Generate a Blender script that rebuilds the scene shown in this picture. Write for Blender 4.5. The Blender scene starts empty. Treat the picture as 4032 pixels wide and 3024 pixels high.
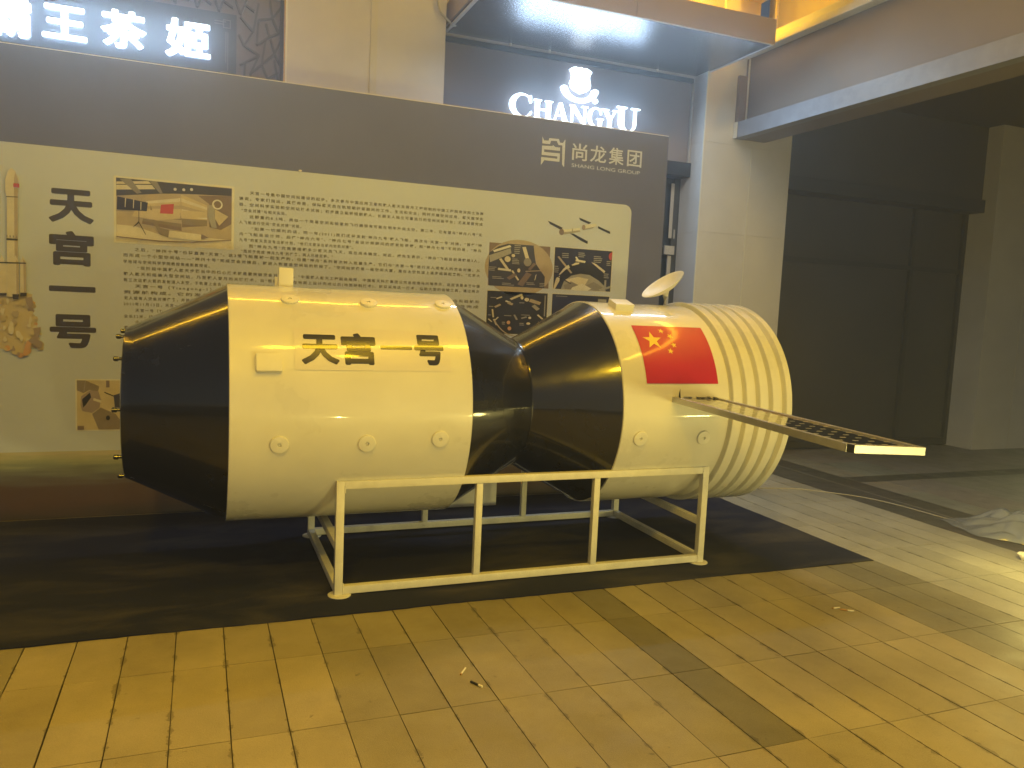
import bpy, bmesh, math, random
from mathutils import Vector, Matrix, noise
random.seed(7)
R = math.radians
PI = math.pi
HAZE = 0.018
S = bpy.context.scene
COL = S.collection

# ------------------------------------------------------------------ camera
cam = bpy.data.cameras.new("camera")
camo = bpy.data.objects.new("camera", cam)
COL.objects.link(camo)
S.camera = camo
cam.sensor_width = 36.0
cam.lens = 3108.5 / 4032 * 36.0
cam.clip_start = 0.05
cam.clip_end = 2000
YAW, PITCH, ROLL = 0.37935924, 0.09903216, 0.04506028
CAMZ = 1.553
fw = Vector((math.sin(YAW) * math.cos(PITCH), math.cos(YAW) * math.cos(PITCH), -math.sin(PITCH)))
rt = Vector((math.cos(YAW), -math.sin(YAW), 0))
up = rt.cross(fw)
r2 = rt * math.cos(ROLL) + up * math.sin(ROLL)
u2 = up * math.cos(ROLL) - rt * math.sin(ROLL)
camo.matrix_world = Matrix(((r2.x, u2.x, -fw.x, 0), (r2.y, u2.y, -fw.y, 0), (r2.z, u2.z, -fw.z, CAMZ), (0, 0, 0, 1)))

# ------------------------------------------------------------------ night sky
W = bpy.data.worlds.new("World")
S.world = W
W.use_nodes = True
wn = W.node_tree.nodes
sky = wn.new("ShaderNodeTexSky")
sky.sky_type = 'NISHITA'
sky.sun_disc = False
sky.sun_elevation = R(28)
sky.sun_rotation = R(200)
wn["Background"].inputs["Strength"].default_value = 0.020
W.node_tree.links.new(sky.outputs[0], wn["Background"].inputs[0])
S.view_settings.view_transform = 'Standard'
S.view_settings.look = 'None'
S.view_settings.exposure = 0.0
S.view_settings.gamma = 1.0
S.cycles.max_bounces = 6
S.cycles.sample_clamp_indirect = 6.0
S.cycles.use_denoising = True

# ------------------------------------------------------------------ lamps of the square
def lamp(name, kind, loc, target, power, color, size=0.3, sy=None, spot=None, blend=0.5):
    l = bpy.data.lights.new(name, kind)
    l.energy = power
    l.color = color
    if kind == 'AREA':
        l.shape = 'RECTANGLE' if sy else 'DISK'
        l.size = size
        if sy: l.size_y = sy
    else:
        l.shadow_soft_size = size
    if kind == 'SPOT':
        l.spot_size = R(spot); l.spot_blend = blend
    o = bpy.data.objects.new(name, l)
    COL.objects.link(o)
    o.location = loc
    d = Vector(target) - Vector(loc)
    o.rotation_euler = d.to_track_quat('-Z', 'Y').to_euler()
    return o
ORANGE = (1.0, 0.60, 0.02)
WARM = (1.0, 0.81, 0.24)
# sodium light bar and street lamps high over the square
lamp("overhead_bar_light", 'AREA', (2.5, 1.5, 6.5), (2.3, 2.2, 0.0), 190, ORANGE, 3.6, 0.3)
lamp("street_lamp_light", 'SPOT', (1.75, 0.3, 6.0), (1.5, 2.0, 0.0), 120, ORANGE, 0.14, spot=130, blend=0.8)
lamp("street_lamp_light", 'SPOT', (-0.9, -1.2, 6.0), (-0.5, 2.2, 0.0), 800, ORANGE, 0.3, spot=110, blend=0.8)
# low flood lights standing on the paving
lamp("flood_light_beam", 'AREA', (3.3, -1.2, 0.40), (1.6, 4.4, 1.1), 44, WARM, 0.26, 0.2)
lamp("flood_light_beam", 'AREA', (1.55, -1.7, 0.45), (0.8, 4.4, 0.6), 24, WARM, 0.13, 0.1)
lamp("flood_light_beam", 'AREA', (4.1, -1.7, 0.35), (1.2, 4.4, 0.5), 44, WARM, 0.3, 0.2)
lamp("flood_light_beam", 'AREA', (5.6, -0.1, 0.50), (2.6, 4.0, 0.9), 26, WARM, 0.26, 0.2)
lamp("flood_light_beam", 'POINT', (4.9, 3.2, 0.50), (1.2, 4.3, 0.7), 18, WARM, 0.07)
# cool white LED strip under the front edge of the canopy
lamp("canopy_strip_light", 'AREA', (3.4, 6.02, 3.96), (3.4, 5.2, 0.0), 40, (0.66, 0.84, 1.0), 2.4, 0.06)
# the light of the two LED shop signs
lamp("wine_sign_light", 'AREA', (3.43, 7.168, 3.50), (3.43, 5.0, 3.2), 34, (0.55, 0.77, 1.0), 1.35, 0.32)
lamp("tea_sign_light", 'AREA', (-0.65, 7.04, 3.54), (-0.5, 5.0, 3.2), 75, (0.60, 0.80, 1.0), 1.6, 0.26)
# amber lamp on the canopy roof washing the upper wall
lamp("roof_wash_light", 'AREA', (4.2, 6.6, 4.26), (5.0, 7.2, 5.2), 45, (1.0, 0.58, 0.03), 0.5, 0.1)

# ------------------------------------------------------------------ helpers
def link(o): COL.objects.link(o); return o
def tag(o, label=None, cat=None, group=None, kind=None):
    if label: o['label'] = label
    if cat: o['category'] = cat
    if group: o['group'] = group
    if kind: o['kind'] = kind
    return o
def thing(name, label, cat, loc=(0, 0, 0), group=None):
    o = link(bpy.data.objects.new(name, None))
    o.location = loc
    o.empty_display_size = 0.1
    return tag(o, label, cat, group)
def obj(name, bm, m, parent=None, smooth=False, recalc=True):
    me = bpy.data.meshes.new(name)
    if recalc: bmesh.ops.recalc_face_normals(bm, faces=bm.faces[:])
    bm.to_mesh(me); bm.free()
    for x in (m if isinstance(m, (list, tuple)) else [m]): me.materials.append(x)
    if smooth:
        for p in me.polygons: p.use_smooth = True
        if smooth is not True: me.set_sharp_from_angle(angle=R(smooth))
    o = link(bpy.data.objects.new(name, me))
    if parent:
        o.parent = parent
        o.matrix_parent_inverse = Matrix.Translation(-world_loc(parent))
    return o
def world_loc(o):
    v = Vector((0, 0, 0))
    if o.type == 'EMPTY': v = Vector(o.location)
    return v
def box(bm, x0, x1, y0, y1, z0, z1, bev=0.0, mi=0):
    b = bmesh.new() if bev else bm
    vs = [b.verts.new((x, y, z)) for x in (x0, x1) for y in (y0, y1) for z in (z0, z1)]
    fs = []
    for q in ((0, 1, 3, 2), (4, 6, 7, 5), (0, 4, 5, 1), (2, 3, 7, 6), (0, 2, 6, 4), (1, 5, 7, 3)):
        f = b.faces.new([vs[i] for i in q]); f.material_index = mi; fs.append(f)
    if bev:
        bmesh.ops.bevel(b, geom=b.edges[:], offset=bev, segments=2, profile=0.6, affect='EDGES')
        for f in b.faces: f.material_index = mi
        merge(bm, b)
def merge(bm, b, M=None):
    vm = {}
    for v in b.verts: vm[v] = bm.verts.new(M @ v.co if M else v.co)
    for f in b.faces:
        try:
            g = bm.faces.new([vm[v] for v in f.verts]); g.material_index = f.material_index; g.smooth = f.smooth
        except ValueError: pass
    b.free()
def flat(bm, pts, Y, mi=0):
    """polygon of (x, z) points facing -Y"""
    f = bm.faces.new([bm.verts.new((p[0], Y, p[1])) for p in pts])
    f.material_index = mi
    f.normal_update()
    if f.normal.y > 0: f.normal_flip()
    return f
def rect(x0, x1, z0, z1): return [(x0, z0), (x1, z0), (x1, z1), (x0, z1)]
def circ(x, z, r, n=20, rz=None, a0=0): return [(x + r * math.cos(a0 + 2 * PI * i / n), z + (rz or r) * math.sin(a0 + 2 * PI * i / n)) for i in range(n)]
def prism(bm, pts, y0, y1, mi=0):
    """(x, z) outline extruded from y0 (front) to y1"""
    a = [bm.verts.new((x, y0, z)) for x, z in pts]
    b = [bm.verts.new((x, y1, z)) for x, z in pts]
    n = len(pts)
    for f in [bm.faces.new(a), bm.faces.new(b[::-1])] + [bm.faces.new((a[i], b[i], b[(i + 1) % n], a[(i + 1) % n])) for i in range(n)]:
        f.material_index = mi
def tube(bm, pts, r, n=8, cap=True):
    pts = [Vector(p) for p in pts]
    rings = []
    up0 = Vector((0, 0, 1))
    for i, p in enumerate(pts):
        d = (pts[min(i + 1, len(pts) - 1)] - pts[max(i - 1, 0)]).normalized()
        a = d.cross(up0)
        if a.length < 1e-3: a = d.cross(Vector((1, 0, 0)))
        a.normalize(); b = d.cross(a)
        rr = r[i] if isinstance(r, (list, tuple)) else r
        rings.append([bm.verts.new(p + (a * math.cos(t) + b * math.sin(t)) * rr) for t in (2 * PI * k / n for k in range(n))])
    for s, t in zip(rings, rings[1:]):
        for k in range(n): bm.faces.new((s[k], s[(k + 1) % n], t[(k + 1) % n], t[k]))
    if cap:
        bm.faces.new(rings[0][::-1]); bm.faces.new(rings[-1])
def text_mesh(s, off=0.0, res=2, space=1.0):
    c = bpy.data.curves.new("lettering", 'FONT')
    c.body = s; c.size = 1; c.offset = off; c.space_character = space; c.resolution_u = res
    o = bpy.data.objects.new("lettering", c)
    me = bpy.data.meshes.new_from_object(o)
    bpy.data.objects.remove(o); bpy.data.curves.remove(c)
    return me
def add_text(bm, s, Y, x0, z0, x1=None, z1=None, sx=None, sz=None, off=0.0, mi=0, res=2, space=1.0, bold=0.0):
    """flat lettering facing -Y; fitted to the box, or scaled by sx, sz from its lower left corner; bold = stroke growth in ems"""
    me = text_mesh(s, off, res, space)
    xs = [v.co.x for v in me.vertices]; ys = [v.co.y for v in me.vertices]
    ax, ay = min(xs) - bold, min(ys) - bold
    if x1 is not None: sx = (x1 - x0) / (max(xs) + bold - ax)
    if z1 is not None: sz = (z1 - z0) / (max(ys) + bold - ay)
    sh = [(0, 0)]
    if bold: sh += [(bold, 0), (-bold, 0), (0, bold), (0, -bold), (bold * .7, bold * .7), (-bold * .7, bold * .7), (bold * .7, -bold * .7), (-bold * .7, -bold * .7)]
    for k, (dx, dy) in enumerate(sh):
        vs = [bm.verts.new((x0 + (v.co.x + dx - ax) * sx, Y - 0.00006 * k, z0 + (v.co.y + dy - ay if z1 is not None else v.co.y) * sz)) for v in me.vertices]
        for p in me.polygons:
            try:
                f = bm.faces.new([vs[i] for i in p.vertices]); f.material_index = mi
                f.normal_update()
                if f.normal.y > 0: f.normal_flip()
            except ValueError: pass
    bpy.data.meshes.remove(me)

# ------------------------------------------------------------------ materials
def mat(name, col, rough=0.5, spec=0.5, metal=0.0, var=0.0, vscale=4.0, bump=0.0, bscale=60.0, coat=0.0, rvar=0.0, emit=None, estr=0.0, var2=None):
    m = bpy.data.materials.new(name); m.use_nodes = True
    nt = m.node_tree; b = nt.nodes["Principled BSDF"]; L = nt.links
    b.inputs["Base Color"].default_value = (*col, 1)
    b.inputs["Roughness"].default_value = rough
    b.inputs["Specular IOR Level"].default_value = spec
    b.inputs["Metallic"].default_value = metal
    if coat: b.inputs["Coat Weight"].default_value = coat; b.inputs["Coat Roughness"].default_value = 0.06
    tc = nt.nodes.new("ShaderNodeTexCoord")
    if var or rvar:
        n = nt.nodes.new("ShaderNodeTexNoise"); n.inputs["Scale"].default_value = vscale; n.inputs["Detail"].default_value = 7; n.inputs["Roughness"].default_value = 0.6
        L.new(tc.outputs["Object"], n.inputs["Vector"])
        if var:
            r = nt.nodes.new("ShaderNodeValToRGB")
            c2 = var2 or tuple(c * (1 - var) for c in col); c1 = tuple(min(1, c * (1 + var * 0.6)) for c in col)
            r.color_ramp.elements[0].color = (*c2, 1); r.color_ramp.elements[1].color = (*c1, 1)
            r.color_ramp.elements[0].position = 0.3; r.color_ramp.elements[1].position = 0.68
            L.new(n.outputs["Fac"], r.inputs[0]); L.new(r.outputs[0], b.inputs["Base Color"])
        if rvar:
            mp = nt.nodes.new("ShaderNodeMapRange")
            mp.inputs[1].default_value = 0.3; mp.inputs[2].default_value = 0.7
            mp.inputs[3].default_value = max(0.02, rough - rvar); mp.inputs[4].default_value = rough + rvar
            L.new(n.outputs["Fac"], mp.inputs[0]); L.new(mp.outputs[0], b.inputs["Roughness"])
    if bump:
        n2 = nt.nodes.new("ShaderNodeTexNoise"); n2.inputs["Scale"].default_value = bscale; n2.inputs["Detail"].default_value = 4
        L.new(tc.outputs["Object"], n2.inputs["Vector"])
        bp = nt.nodes.new("ShaderNodeBump"); bp.inputs["Strength"].default_value = 1.0; bp.inputs["Distance"].default_value = bump
        L.new(n2.outputs["Fac"], bp.inputs["Height"]); L.new(bp.outputs[0], b.inputs["Normal"])
    if emit:
        b.inputs["Emission Color"].default_value = (*emit, 1); b.inputs["Emission Strength"].default_value = estr
    return m

M = {}
M['white'] = mat("glossy white paint", (0.76, 0.75, 0.69), 0.32, 0.5, var=0.07, vscale=2.5, bump=0.0005, bscale=14, coat=1.0, rvar=0.1)
M['white_small'] = mat("white painted fittings", (0.78, 0.77, 0.72), 0.4, var=0.05, vscale=9)
M['black'] = mat("glossy black paint", (0.012, 0.012, 0.014), 0.22, 0.5, bump=0.0007, bscale=13, coat=0.7, rvar=0.1, vscale=3)
M['sticker'] = mat("white vinyl sticker", (0.72, 0.69, 0.66), 0.3, coat=0.3)
M['ink'] = mat("dark navy vinyl", (0.012, 0.012, 0.025), 0.25, coat=0.4)
M['flag_red'] = mat("red vinyl", (0.50, 0.025, 0.06), 0.28, coat=0.4, var=0.06, vscale=6, bump=0.0004, bscale=9)
M['flag_star'] = mat("yellow vinyl", (0.85, 0.62, 0.08), 0.3)
M['steel_white'] = mat("white painted steel tube", (0.72, 0.71, 0.64), 0.42, var=0.12, vscale=11, bump=0.0003, bscale=120)
def rusty(m, thr=0.66):
    nt = m.node_tree; b = nt.nodes["Principled BSDF"]; L = nt.links; N = nt.nodes.new
    src = b.inputs["Base Color"].links[0].from_socket
    tc = N("ShaderNodeTexCoord"); n = N("ShaderNodeTexNoise"); n.inputs["Scale"].default_value = 9; n.inputs["Detail"].default_value = 9; n.inputs["Roughness"].default_value = 0.72
    L.new(tc.outputs["Object"], n.inputs["Vector"])
    r = N("ShaderNodeMapRange"); r.inputs[1].default_value = thr; r.inputs[2].default_value = thr + 0.05; r.inputs[4].default_value = 0.85
    L.new(n.outputs["Fac"], r.inputs[0])
    mx = N("ShaderNodeMix"); mx.data_type = 'RGBA'; L.new(r.outputs[0], mx.inputs[0]); L.new(src, mx.inputs[6]); mx.inputs[7].default_value = (0.20, 0.11, 0.05, 1)
    L.new(mx.outputs[2], b.inputs["Base Color"])
rusty(M['steel_white'])
M['alu'] = mat("satin aluminium", (0.52, 0.52, 0.54), 0.38, metal=0.7, var=0.1, vscale=12)
M['cell'] = mat("dark solar cell glass", (0.012, 0.012, 0.016), 0.07, 0.6, coat=1.0, bump=0.0004, bscale=7)
M['silver'] = mat("silver busbar", (0.75, 0.74, 0.70), 0.3, metal=0.3)
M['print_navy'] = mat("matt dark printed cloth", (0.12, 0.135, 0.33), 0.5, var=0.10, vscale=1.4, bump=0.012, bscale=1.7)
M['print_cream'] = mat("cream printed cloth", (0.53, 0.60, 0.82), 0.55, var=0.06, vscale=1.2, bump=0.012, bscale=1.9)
M['print_text'] = mat("printed grey text", (0.15, 0.14, 0.13), 0.6)
M['print_head'] = mat("printed dark heading", (0.05, 0.045, 0.06), 0.6)
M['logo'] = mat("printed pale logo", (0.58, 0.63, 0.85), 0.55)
M['board_side'] = mat("board edge", (0.30, 0.29, 0.28), 0.6)
M['board_edge'] = mat("pale board top edging", (0.75, 0.72, 0.70), 0.5)
M['carpet'] = None
M['bay_frame'] = mat("dark passage frame", (0.078, 0.077, 0.08), 0.5)
M['pillar'] = mat("beige stone cladding", (0.63, 0.60, 0.58), 0.5, var=0.08, vscale=2.2, bump=0.0003, bscale=80)
M['sealant'] = mat("pale joint sealant", (0.62, 0.58, 0.48), 0.6)
M['bead'] = mat("pale metal corner trim", (0.75, 0.73, 0.66), 0.35)
M['gold'] = mat("brass edge trim", (0.65, 0.42, 0.16), 0.3, metal=0.8)
M['fascia'] = mat("brown grey metal panel", (0.23, 0.205, 0.225), 0.42, var=0.08, vscale=1.5)
M['canopy'] = mat("brown canopy sheet", (0.25, 0.19, 0.15), 0.4, var=0.08, vscale=2)
M['soffit'] = mat("speckled dark metal soffit", (0.15, 0.15, 0.17), 0.22, 0.8, metal=0.7, bump=0.004, bscale=60, var=0.8, vscale=48)
M['dark_metal'] = mat("black shutter housing", (0.022, 0.024, 0.03), 0.35, var=0.2, vscale=8)
M['glass'] = mat("dark shop glass", (0.02, 0.028, 0.045), 0.12, 0.6)
M['frame'] = mat("grey window frame", (0.42, 0.40, 0.40), 0.45)
M['frame_dark'] = mat("dark window frame", (0.05, 0.055, 0.07), 0.4)
M['upper'] = mat("ochre upper wall", (0.62, 0.50, 0.30), 0.6, var=0.06, vscale=1.5)
M['cornice'] = mat("cream cornice", (0.62, 0.58, 0.46), 0.5, var=0.06, vscale=6)
M['beam'] = mat("brown grey beam cladding", (0.19, 0.16, 0.14), 0.5, var=0.10, vscale=1.8)
M['lip'] = mat("grey beam lip", (0.22, 0.225, 0.26), 0.42, var=0.14, vscale=9)
M['ceiling'] = mat("dark passage ceiling", (0.09, 0.08, 0.06), 0.6)
M['bay'] = mat("dark passage cladding", (0.10, 0.098, 0.10), 0.5, var=0.12, vscale=1.2)
M['lattice_back'] = mat("mauve grey lattice backing", (0.19, 0.155, 0.145), 0.5)
M['lattice'] = mat("dark brown lattice bars", (0.095, 0.075, 0.072), 0.5)
M['sign_navy'] = mat("navy sign panel", (0.06, 0.062, 0.085), 0.4)
M['sign_line'] = mat("grey sign line", (0.17, 0.17, 0.19), 0.4)
M['letter'] = mat("lit white letter", (0.9, 0.95, 1.0), 0.4, emit=(0.80, 0.93, 1.0), estr=3.2)
M['letter_side'] = mat("lit letter return", (0.8, 0.85, 0.9), 0.4, emit=(0.55, 0.76, 1.0), estr=0.7)
M['letter_w'] = M['letter'].copy(); M['letter_w'].name = "lit white wine shop letter"
M['letter_side_w'] = M['letter_side'].copy(); M['letter_side_w'].name = "lit wine shop letter return"
M['letter_w'].node_tree.nodes["Principled BSDF"].inputs["Emission Strength"].default_value = 3.0
M['letter_side_w'].node_tree.nodes["Principled BSDF"].inputs["Emission Strength"].default_value = 3.0
M['cable'] = mat("pale cable sheath", (0.45, 0.42, 0.36), 0.5)
M['plastic'] = None
M['paper'] = mat("white paper", (0.8, 0.76, 0.66), 0.6)
M['filter'] = mat("tan filter paper", (0.42, 0.22, 0.06), 0.6)
M['char'] = mat("burnt tobacco", (0.02, 0.018, 0.016), 0.7)
M['dish_in'] = mat("dish inside grey", (0.45, 0.44, 0.43), 0.4)
PR = {
  'mark_top': [(2.515,2.894),(2.532,2.864),(2.569,2.867),(2.575,2.887),(2.658,2.89),(2.67,2.863),(2.695,2.863),(2.716,2.895),(2.716,2.674),(2.697,2.695),(2.691,2.843),(2.658,2.843),(2.639,2.872),(2.591,2.869),(2.583,2.841),(2.516,2.84)],
  'mark_s': [(2.515,2.823),(2.601,2.828),(2.613,2.837),(2.629,2.824),(2.673,2.825),(2.673,2.799),(2.535,2.796),(2.536,2.776),(2.673,2.779),(2.673,2.713),(2.54,2.712),(2.512,2.671),(2.512,2.735),(2.652,2.735),(2.652,2.753),(2.515,2.751)],
  'p1_dark': [(-0.515,2.273),(0.203,2.268),(0.203,2.218),(-0.058,2.207),(-0.229,2.195),(-0.513,2.156)],
  'c1': [(-0.513,2.247),(-0.321,2.268),(-0.303,2.252),(-0.513,2.231)],
  'c2': [(-0.513,2.226),(-0.3,2.245),(-0.279,2.219),(-0.513,2.195)],
  'beam1': [(-0.493,2.266),(-0.428,2.272),(-0.362,2.188),(-0.39,2.18)],
  'beam2': [(-0.314,2.268),(-0.268,2.271),(-0.233,2.197),(-0.25,2.193)],
  'lights': [(-0.157,2.23),(-0.103,2.232),(-0.054,2.238)],
  'body': [(-0.376,2.138),(-0.254,2.187),(-0.176,2.2),(-0.058,2.207),(-0.007,2.194),(0.059,2.15),(0.056,1.995),(0.009,1.944),(-0.038,1.929),(-0.093,1.944),(-0.194,1.96),(-0.3,1.967),(-0.404,1.978),(-0.439,2.05),(-0.428,2.104)],
  'hl': [(-0.12,2.092),(0.045,2.095),(0.045,2.056),(-0.119,2.043)],
  'sh': [(-0.119,2.039),(0.045,2.04),(0.042,2.001),(-0.111,2.001)],
  'hl2': [(-0.397,2.076),(-0.129,2.084),(-0.122,2.038),(-0.264,2.015),(-0.421,2.029)],
  'sh2': [(-0.307,2.114),(-0.279,2.007),(-0.247,1.967),(-0.194,1.956),(-0.199,1.906),(-0.25,1.921),(-0.286,1.987),(-0.31,2.061)],
  'flag': [(-0.243,2.12),(-0.164,2.131),(-0.169,2.064),(-0.25,2.062)],
  'ring': [(0.056,2.142),(0.096,2.15),(0.093,2.071),(0.108,1.991),(0.075,1.992),(0.049,2.072)],
  'nose': [(0.096,2.118),(0.182,2.075),(0.123,2.008),(0.095,2.056)],
  'dishc': [(0.111,2.151),(0.144,2.154)],
  'panel': [(-0.507,2.151),(-0.324,2.126),(-0.33,2.069),(-0.51,2.067)],
  'pw': [(-0.461,2.144),(-0.454,2.143),(-0.459,2.084),(-0.463,2.085)],
  'pw2': [(-0.412,2.139),(-0.406,2.138),(-0.409,2.081),(-0.414,2.082)],
  'pw3': [(-0.368,2.128),(-0.362,2.127),(-0.364,2.075),(-0.369,2.076)],
  'floor': [(-0.512,1.969),(-0.404,1.966),(-0.197,1.906),(0.061,1.921),(0.204,1.915),(0.205,1.86),(-0.513,1.862)],
  'rail': [(-0.513,1.892),(-0.257,1.881),(-0.049,1.888),(0.202,1.919),(0.202,1.913),(-0.049,1.881),(-0.257,1.874),(-0.513,1.886)],
  'ped': [(-0.19,1.953),(0.009,1.94),(0.002,1.897),(-0.199,1.906)],
  'redtri': [(0.009,1.944),(0.057,1.922),(0.009,1.909)],
  'wall': [(-0.014,2.202),(0.203,2.218),(0.203,2.026),(0.134,1.981),(0.06,1.995),(0.059,2.15)],
  'tri': [(-0.38,2.07),(-0.376,2.071),(-0.376,1.995),(-0.335,1.915),(-0.338,1.913),(-0.378,1.987),(-0.411,1.958),(-0.413,1.96),(-0.38,1.999)],
  'rk': [(-1.102,2.271),(-1.083,2.255),(-1.065,2.207),(-1.066,2.129),(-1.07,2.093),(-1.078,1.467),(-1.139,1.464),(-1.13,2.088),(-1.138,2.122),(-1.137,2.2),(-1.121,2.252)],
  'b1': [(-1.163,1.729),(-1.15,1.686),(-1.137,1.663),(-1.14,1.488),(-1.181,1.486),(-1.178,1.684)],
  'b2': [(-1.088,1.73),(-1.071,1.687),(-1.071,1.484),(-1.109,1.482),(-1.106,1.681)],
  'b3': [(-1.05,1.728),(-1.03,1.686),(-1.032,1.493),(-1.067,1.492),(-1.064,1.683)],
  'bands': [(-1.134,2.094),(-1.069,2.096),(-1.069,2.091),(-1.134,2.089)],
  'band2': [(-1.136,1.833),(-1.074,1.833),(-1.074,1.822),(-1.136,1.821)],
  'band3': [(-1.178,1.682),(-1.03,1.686),(-1.03,1.678),(-1.178,1.674)],
  'rk_flag': [(-1.093,2.177),(-1.061,2.178),(-1.061,2.153),(-1.093,2.153)],
  'flame': [(-1.181,1.478),(-1.14,1.464),(-1.032,1.493),(-1.001,1.487),(-1.012,1.446),(-0.991,1.415),(-1.009,1.374),(-0.975,1.326),(-0.982,1.269),(-0.958,1.237),(-0.983,1.204),(-0.945,1.172),(-0.956,1.139),(-1.012,1.154),(-1.027,1.097),(-1.062,1.088),(-1.097,1.112),(-1.117,1.144),(-1.152,1.127),(-1.187,1.134)],
  'smoke1': [(-1.04,1.461),(-1.001,1.471),(-0.995,1.419),(-1.013,1.382),(-1.033,1.429)],
  'smoke2': [(-0.997,1.269),(-0.954,1.278),(-0.958,1.237),(-0.976,1.204),(-0.945,1.172),(-0.963,1.135),(-0.998,1.163),(-1.026,1.187),(-0.99,1.228)],
  'smoke3': [(-1.033,1.186),(-0.99,1.204),(-1.019,1.138),(-1.031,1.093),(-1.062,1.088),(-1.048,1.137)],
  'noz': [(-1.181,1.486),(-1.14,1.488),(-1.143,1.472),(-1.181,1.47)],
  'noz2': [(-1.109,1.482),(-1.071,1.484),(-1.078,1.451),(-1.106,1.45)],
  'noz3': [(-1.064,1.494),(-1.029,1.495),(-1.032,1.473),(-1.067,1.468)],
}

# ------------------------------------------------------------------ paving and ground
def paving_material():
    m = bpy.data.materials.new("stone paving"); m.use_nodes = True
    nt = m.node_tree; b = nt.nodes["Principled BSDF"]; L = nt.links; N = nt.nodes.new
    tc = N("ShaderNodeTexCoord")
    at = N("ShaderNodeAttribute"); at.attribute_name = "tone"
    def noise_(scale, detail=5, rough=0.6):
        n = N("ShaderNodeTexNoise"); n.inputs["Scale"].default_value = scale; n.inputs["Detail"].default_value = detail; n.inputs["Roughness"].default_value = rough
        L.new(tc.outputs["Object"], n.inputs["Vector"]); return n.outputs["Fac"]
    def math_(op, a, c=None, clamp=False):
        n = N("ShaderNodeMath"); n.operation = op; n.use_clamp = clamp
        for i, v in enumerate((a, c)):
            if v is None: continue
            if isinstance(v, (int, float)): n.inputs[i].default_value = v
            else: L.new(v, n.inputs[i])
        return n.outputs[0]
    def mapr(v, a, c, d, e):
        n = N("ShaderNodeMapRange"); L.new(v, n.inputs[0])
        for i, q in enumerate((a, c, d, e)): n.inputs[i + 1].default_value = q
        return n.outputs[0]
    fine = mapr(noise_(260, 3), 0.3, 0.7, 0.80, 1.16)
    mid = mapr(noise_(2.3, 9, 0.68), 0.32, 0.68, 0.82, 1.10)
    k = math_('MULTIPLY', fine, mid)
    # dark damp marks that follow the joints
    sx = N("ShaderNodeSeparateXYZ"); L.new(tc.outputs["Object"], sx.inputs[0])
    fx = math_('FRACT', math_('DIVIDE', math_('SUBTRACT', sx.outputs[0], 0.11), 0.2))
    dx = math_('MULTIPLY', math_('MINIMUM', fx, math_('SUBTRACT', 1.0, fx)), 0.2)
    wid = mapr(noise_(7.5, 5, 0.7), 0.52, 0.74, 0.002, 0.028)
    st = math_('LESS_THAN', dx, wid)
    dark = math_('SUBTRACT', 1.0, math_('MULTIPLY', st, 0.38))
    # scattered spots
    sp = mapr(noise_(17, 3, 0.5), 0.70, 0.76, 1.0, 0.55)
    k = math_('MULTIPLY', math_('MULTIPLY', k, dark), sp)
    mx = N("ShaderNodeVectorMath"); mx.operation = 'SCALE'
    L.new(at.outputs["Color"], mx.inputs[0]); L.new(k, mx.inputs["Scale"])
    L.new(mx.outputs[0], b.inputs["Base Color"])
    L.new(mapr(noise_(5, 4), 0.3, 0.7, 0.33, 0.60), b.inputs["Roughness"])
    b.inputs["Specular IOR Level"].default_value = 0.35
    bp = N("ShaderNodeBump"); bp.inputs["Distance"].default_value = 0.0016
    L.new(noise_(190, 4), bp.inputs["Height"]); L.new(bp.outputs[0], b.inputs["Normal"])
    return m
M['paving'] = paving_material()
M['ground'] = mat("dark joint mortar and far ground", (0.035, 0.03, 0.024), 0.8, var=0.2, vscale=1)

bm = bmesh.new()
f = bm.faces.new([bm.verts.new(p) for p in ((-150, -150, -0.007), (150, -150, -0.007), (150, 150, -0.007), (-150, 150, -0.007))])
tag(obj("ground", bm, M['ground']), kind='structure')

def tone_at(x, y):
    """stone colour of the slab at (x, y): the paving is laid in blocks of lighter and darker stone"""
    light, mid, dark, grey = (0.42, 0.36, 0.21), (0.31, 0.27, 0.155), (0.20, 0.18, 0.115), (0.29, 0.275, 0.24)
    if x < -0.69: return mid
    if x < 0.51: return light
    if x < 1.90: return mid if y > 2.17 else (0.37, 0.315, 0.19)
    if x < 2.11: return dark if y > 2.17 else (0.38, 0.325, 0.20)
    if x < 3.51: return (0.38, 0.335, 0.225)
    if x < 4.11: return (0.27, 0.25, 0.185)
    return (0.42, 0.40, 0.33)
bm = bmesh.new()
cl = bm.loops.layers.float_color.new("tone")
colgap = {n: random.choice((0.0012, 0.0018, 0.0026, 0.0032)) for n in range(-30, 30)}
def slab(x0, x1, y0, y1, col, gap=0.0022, gx=None):
    gx = gx or gap
    z = [ random.uniform(-0.0006, 0.0006) for _ in range(4)]
    g = [gx * random.uniform(0.7, 1.3), gap * random.uniform(0.4, 1.2), gx * random.uniform(0.7, 1.3), gap * random.uniform(0.4, 1.2)]
    vs = [bm.verts.new(p) for p in ((x0 + g[0], y0 + g[1], z[0]), (x1 - g[2], y0 + g[1], z[1]), (x1 - g[2], y1 - g[3], z[2]), (x0 + g[0], y1 - g[3], z[3]))]
    f = bm.faces.new(vs)
    lo = [bm.verts.new((v.co.x, v.co.y, -0.006)) for v in vs]
    fs = [f] + [bm.faces.new((vs[i], lo[i], lo[(i + 1) % 4], vs[(i + 1) % 4])) for i in range(4)]
    for q in fs:
        for l in q.loops: l[cl] = (*col, 1)
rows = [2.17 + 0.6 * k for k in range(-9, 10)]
n0, n1 = -26, 26
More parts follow.
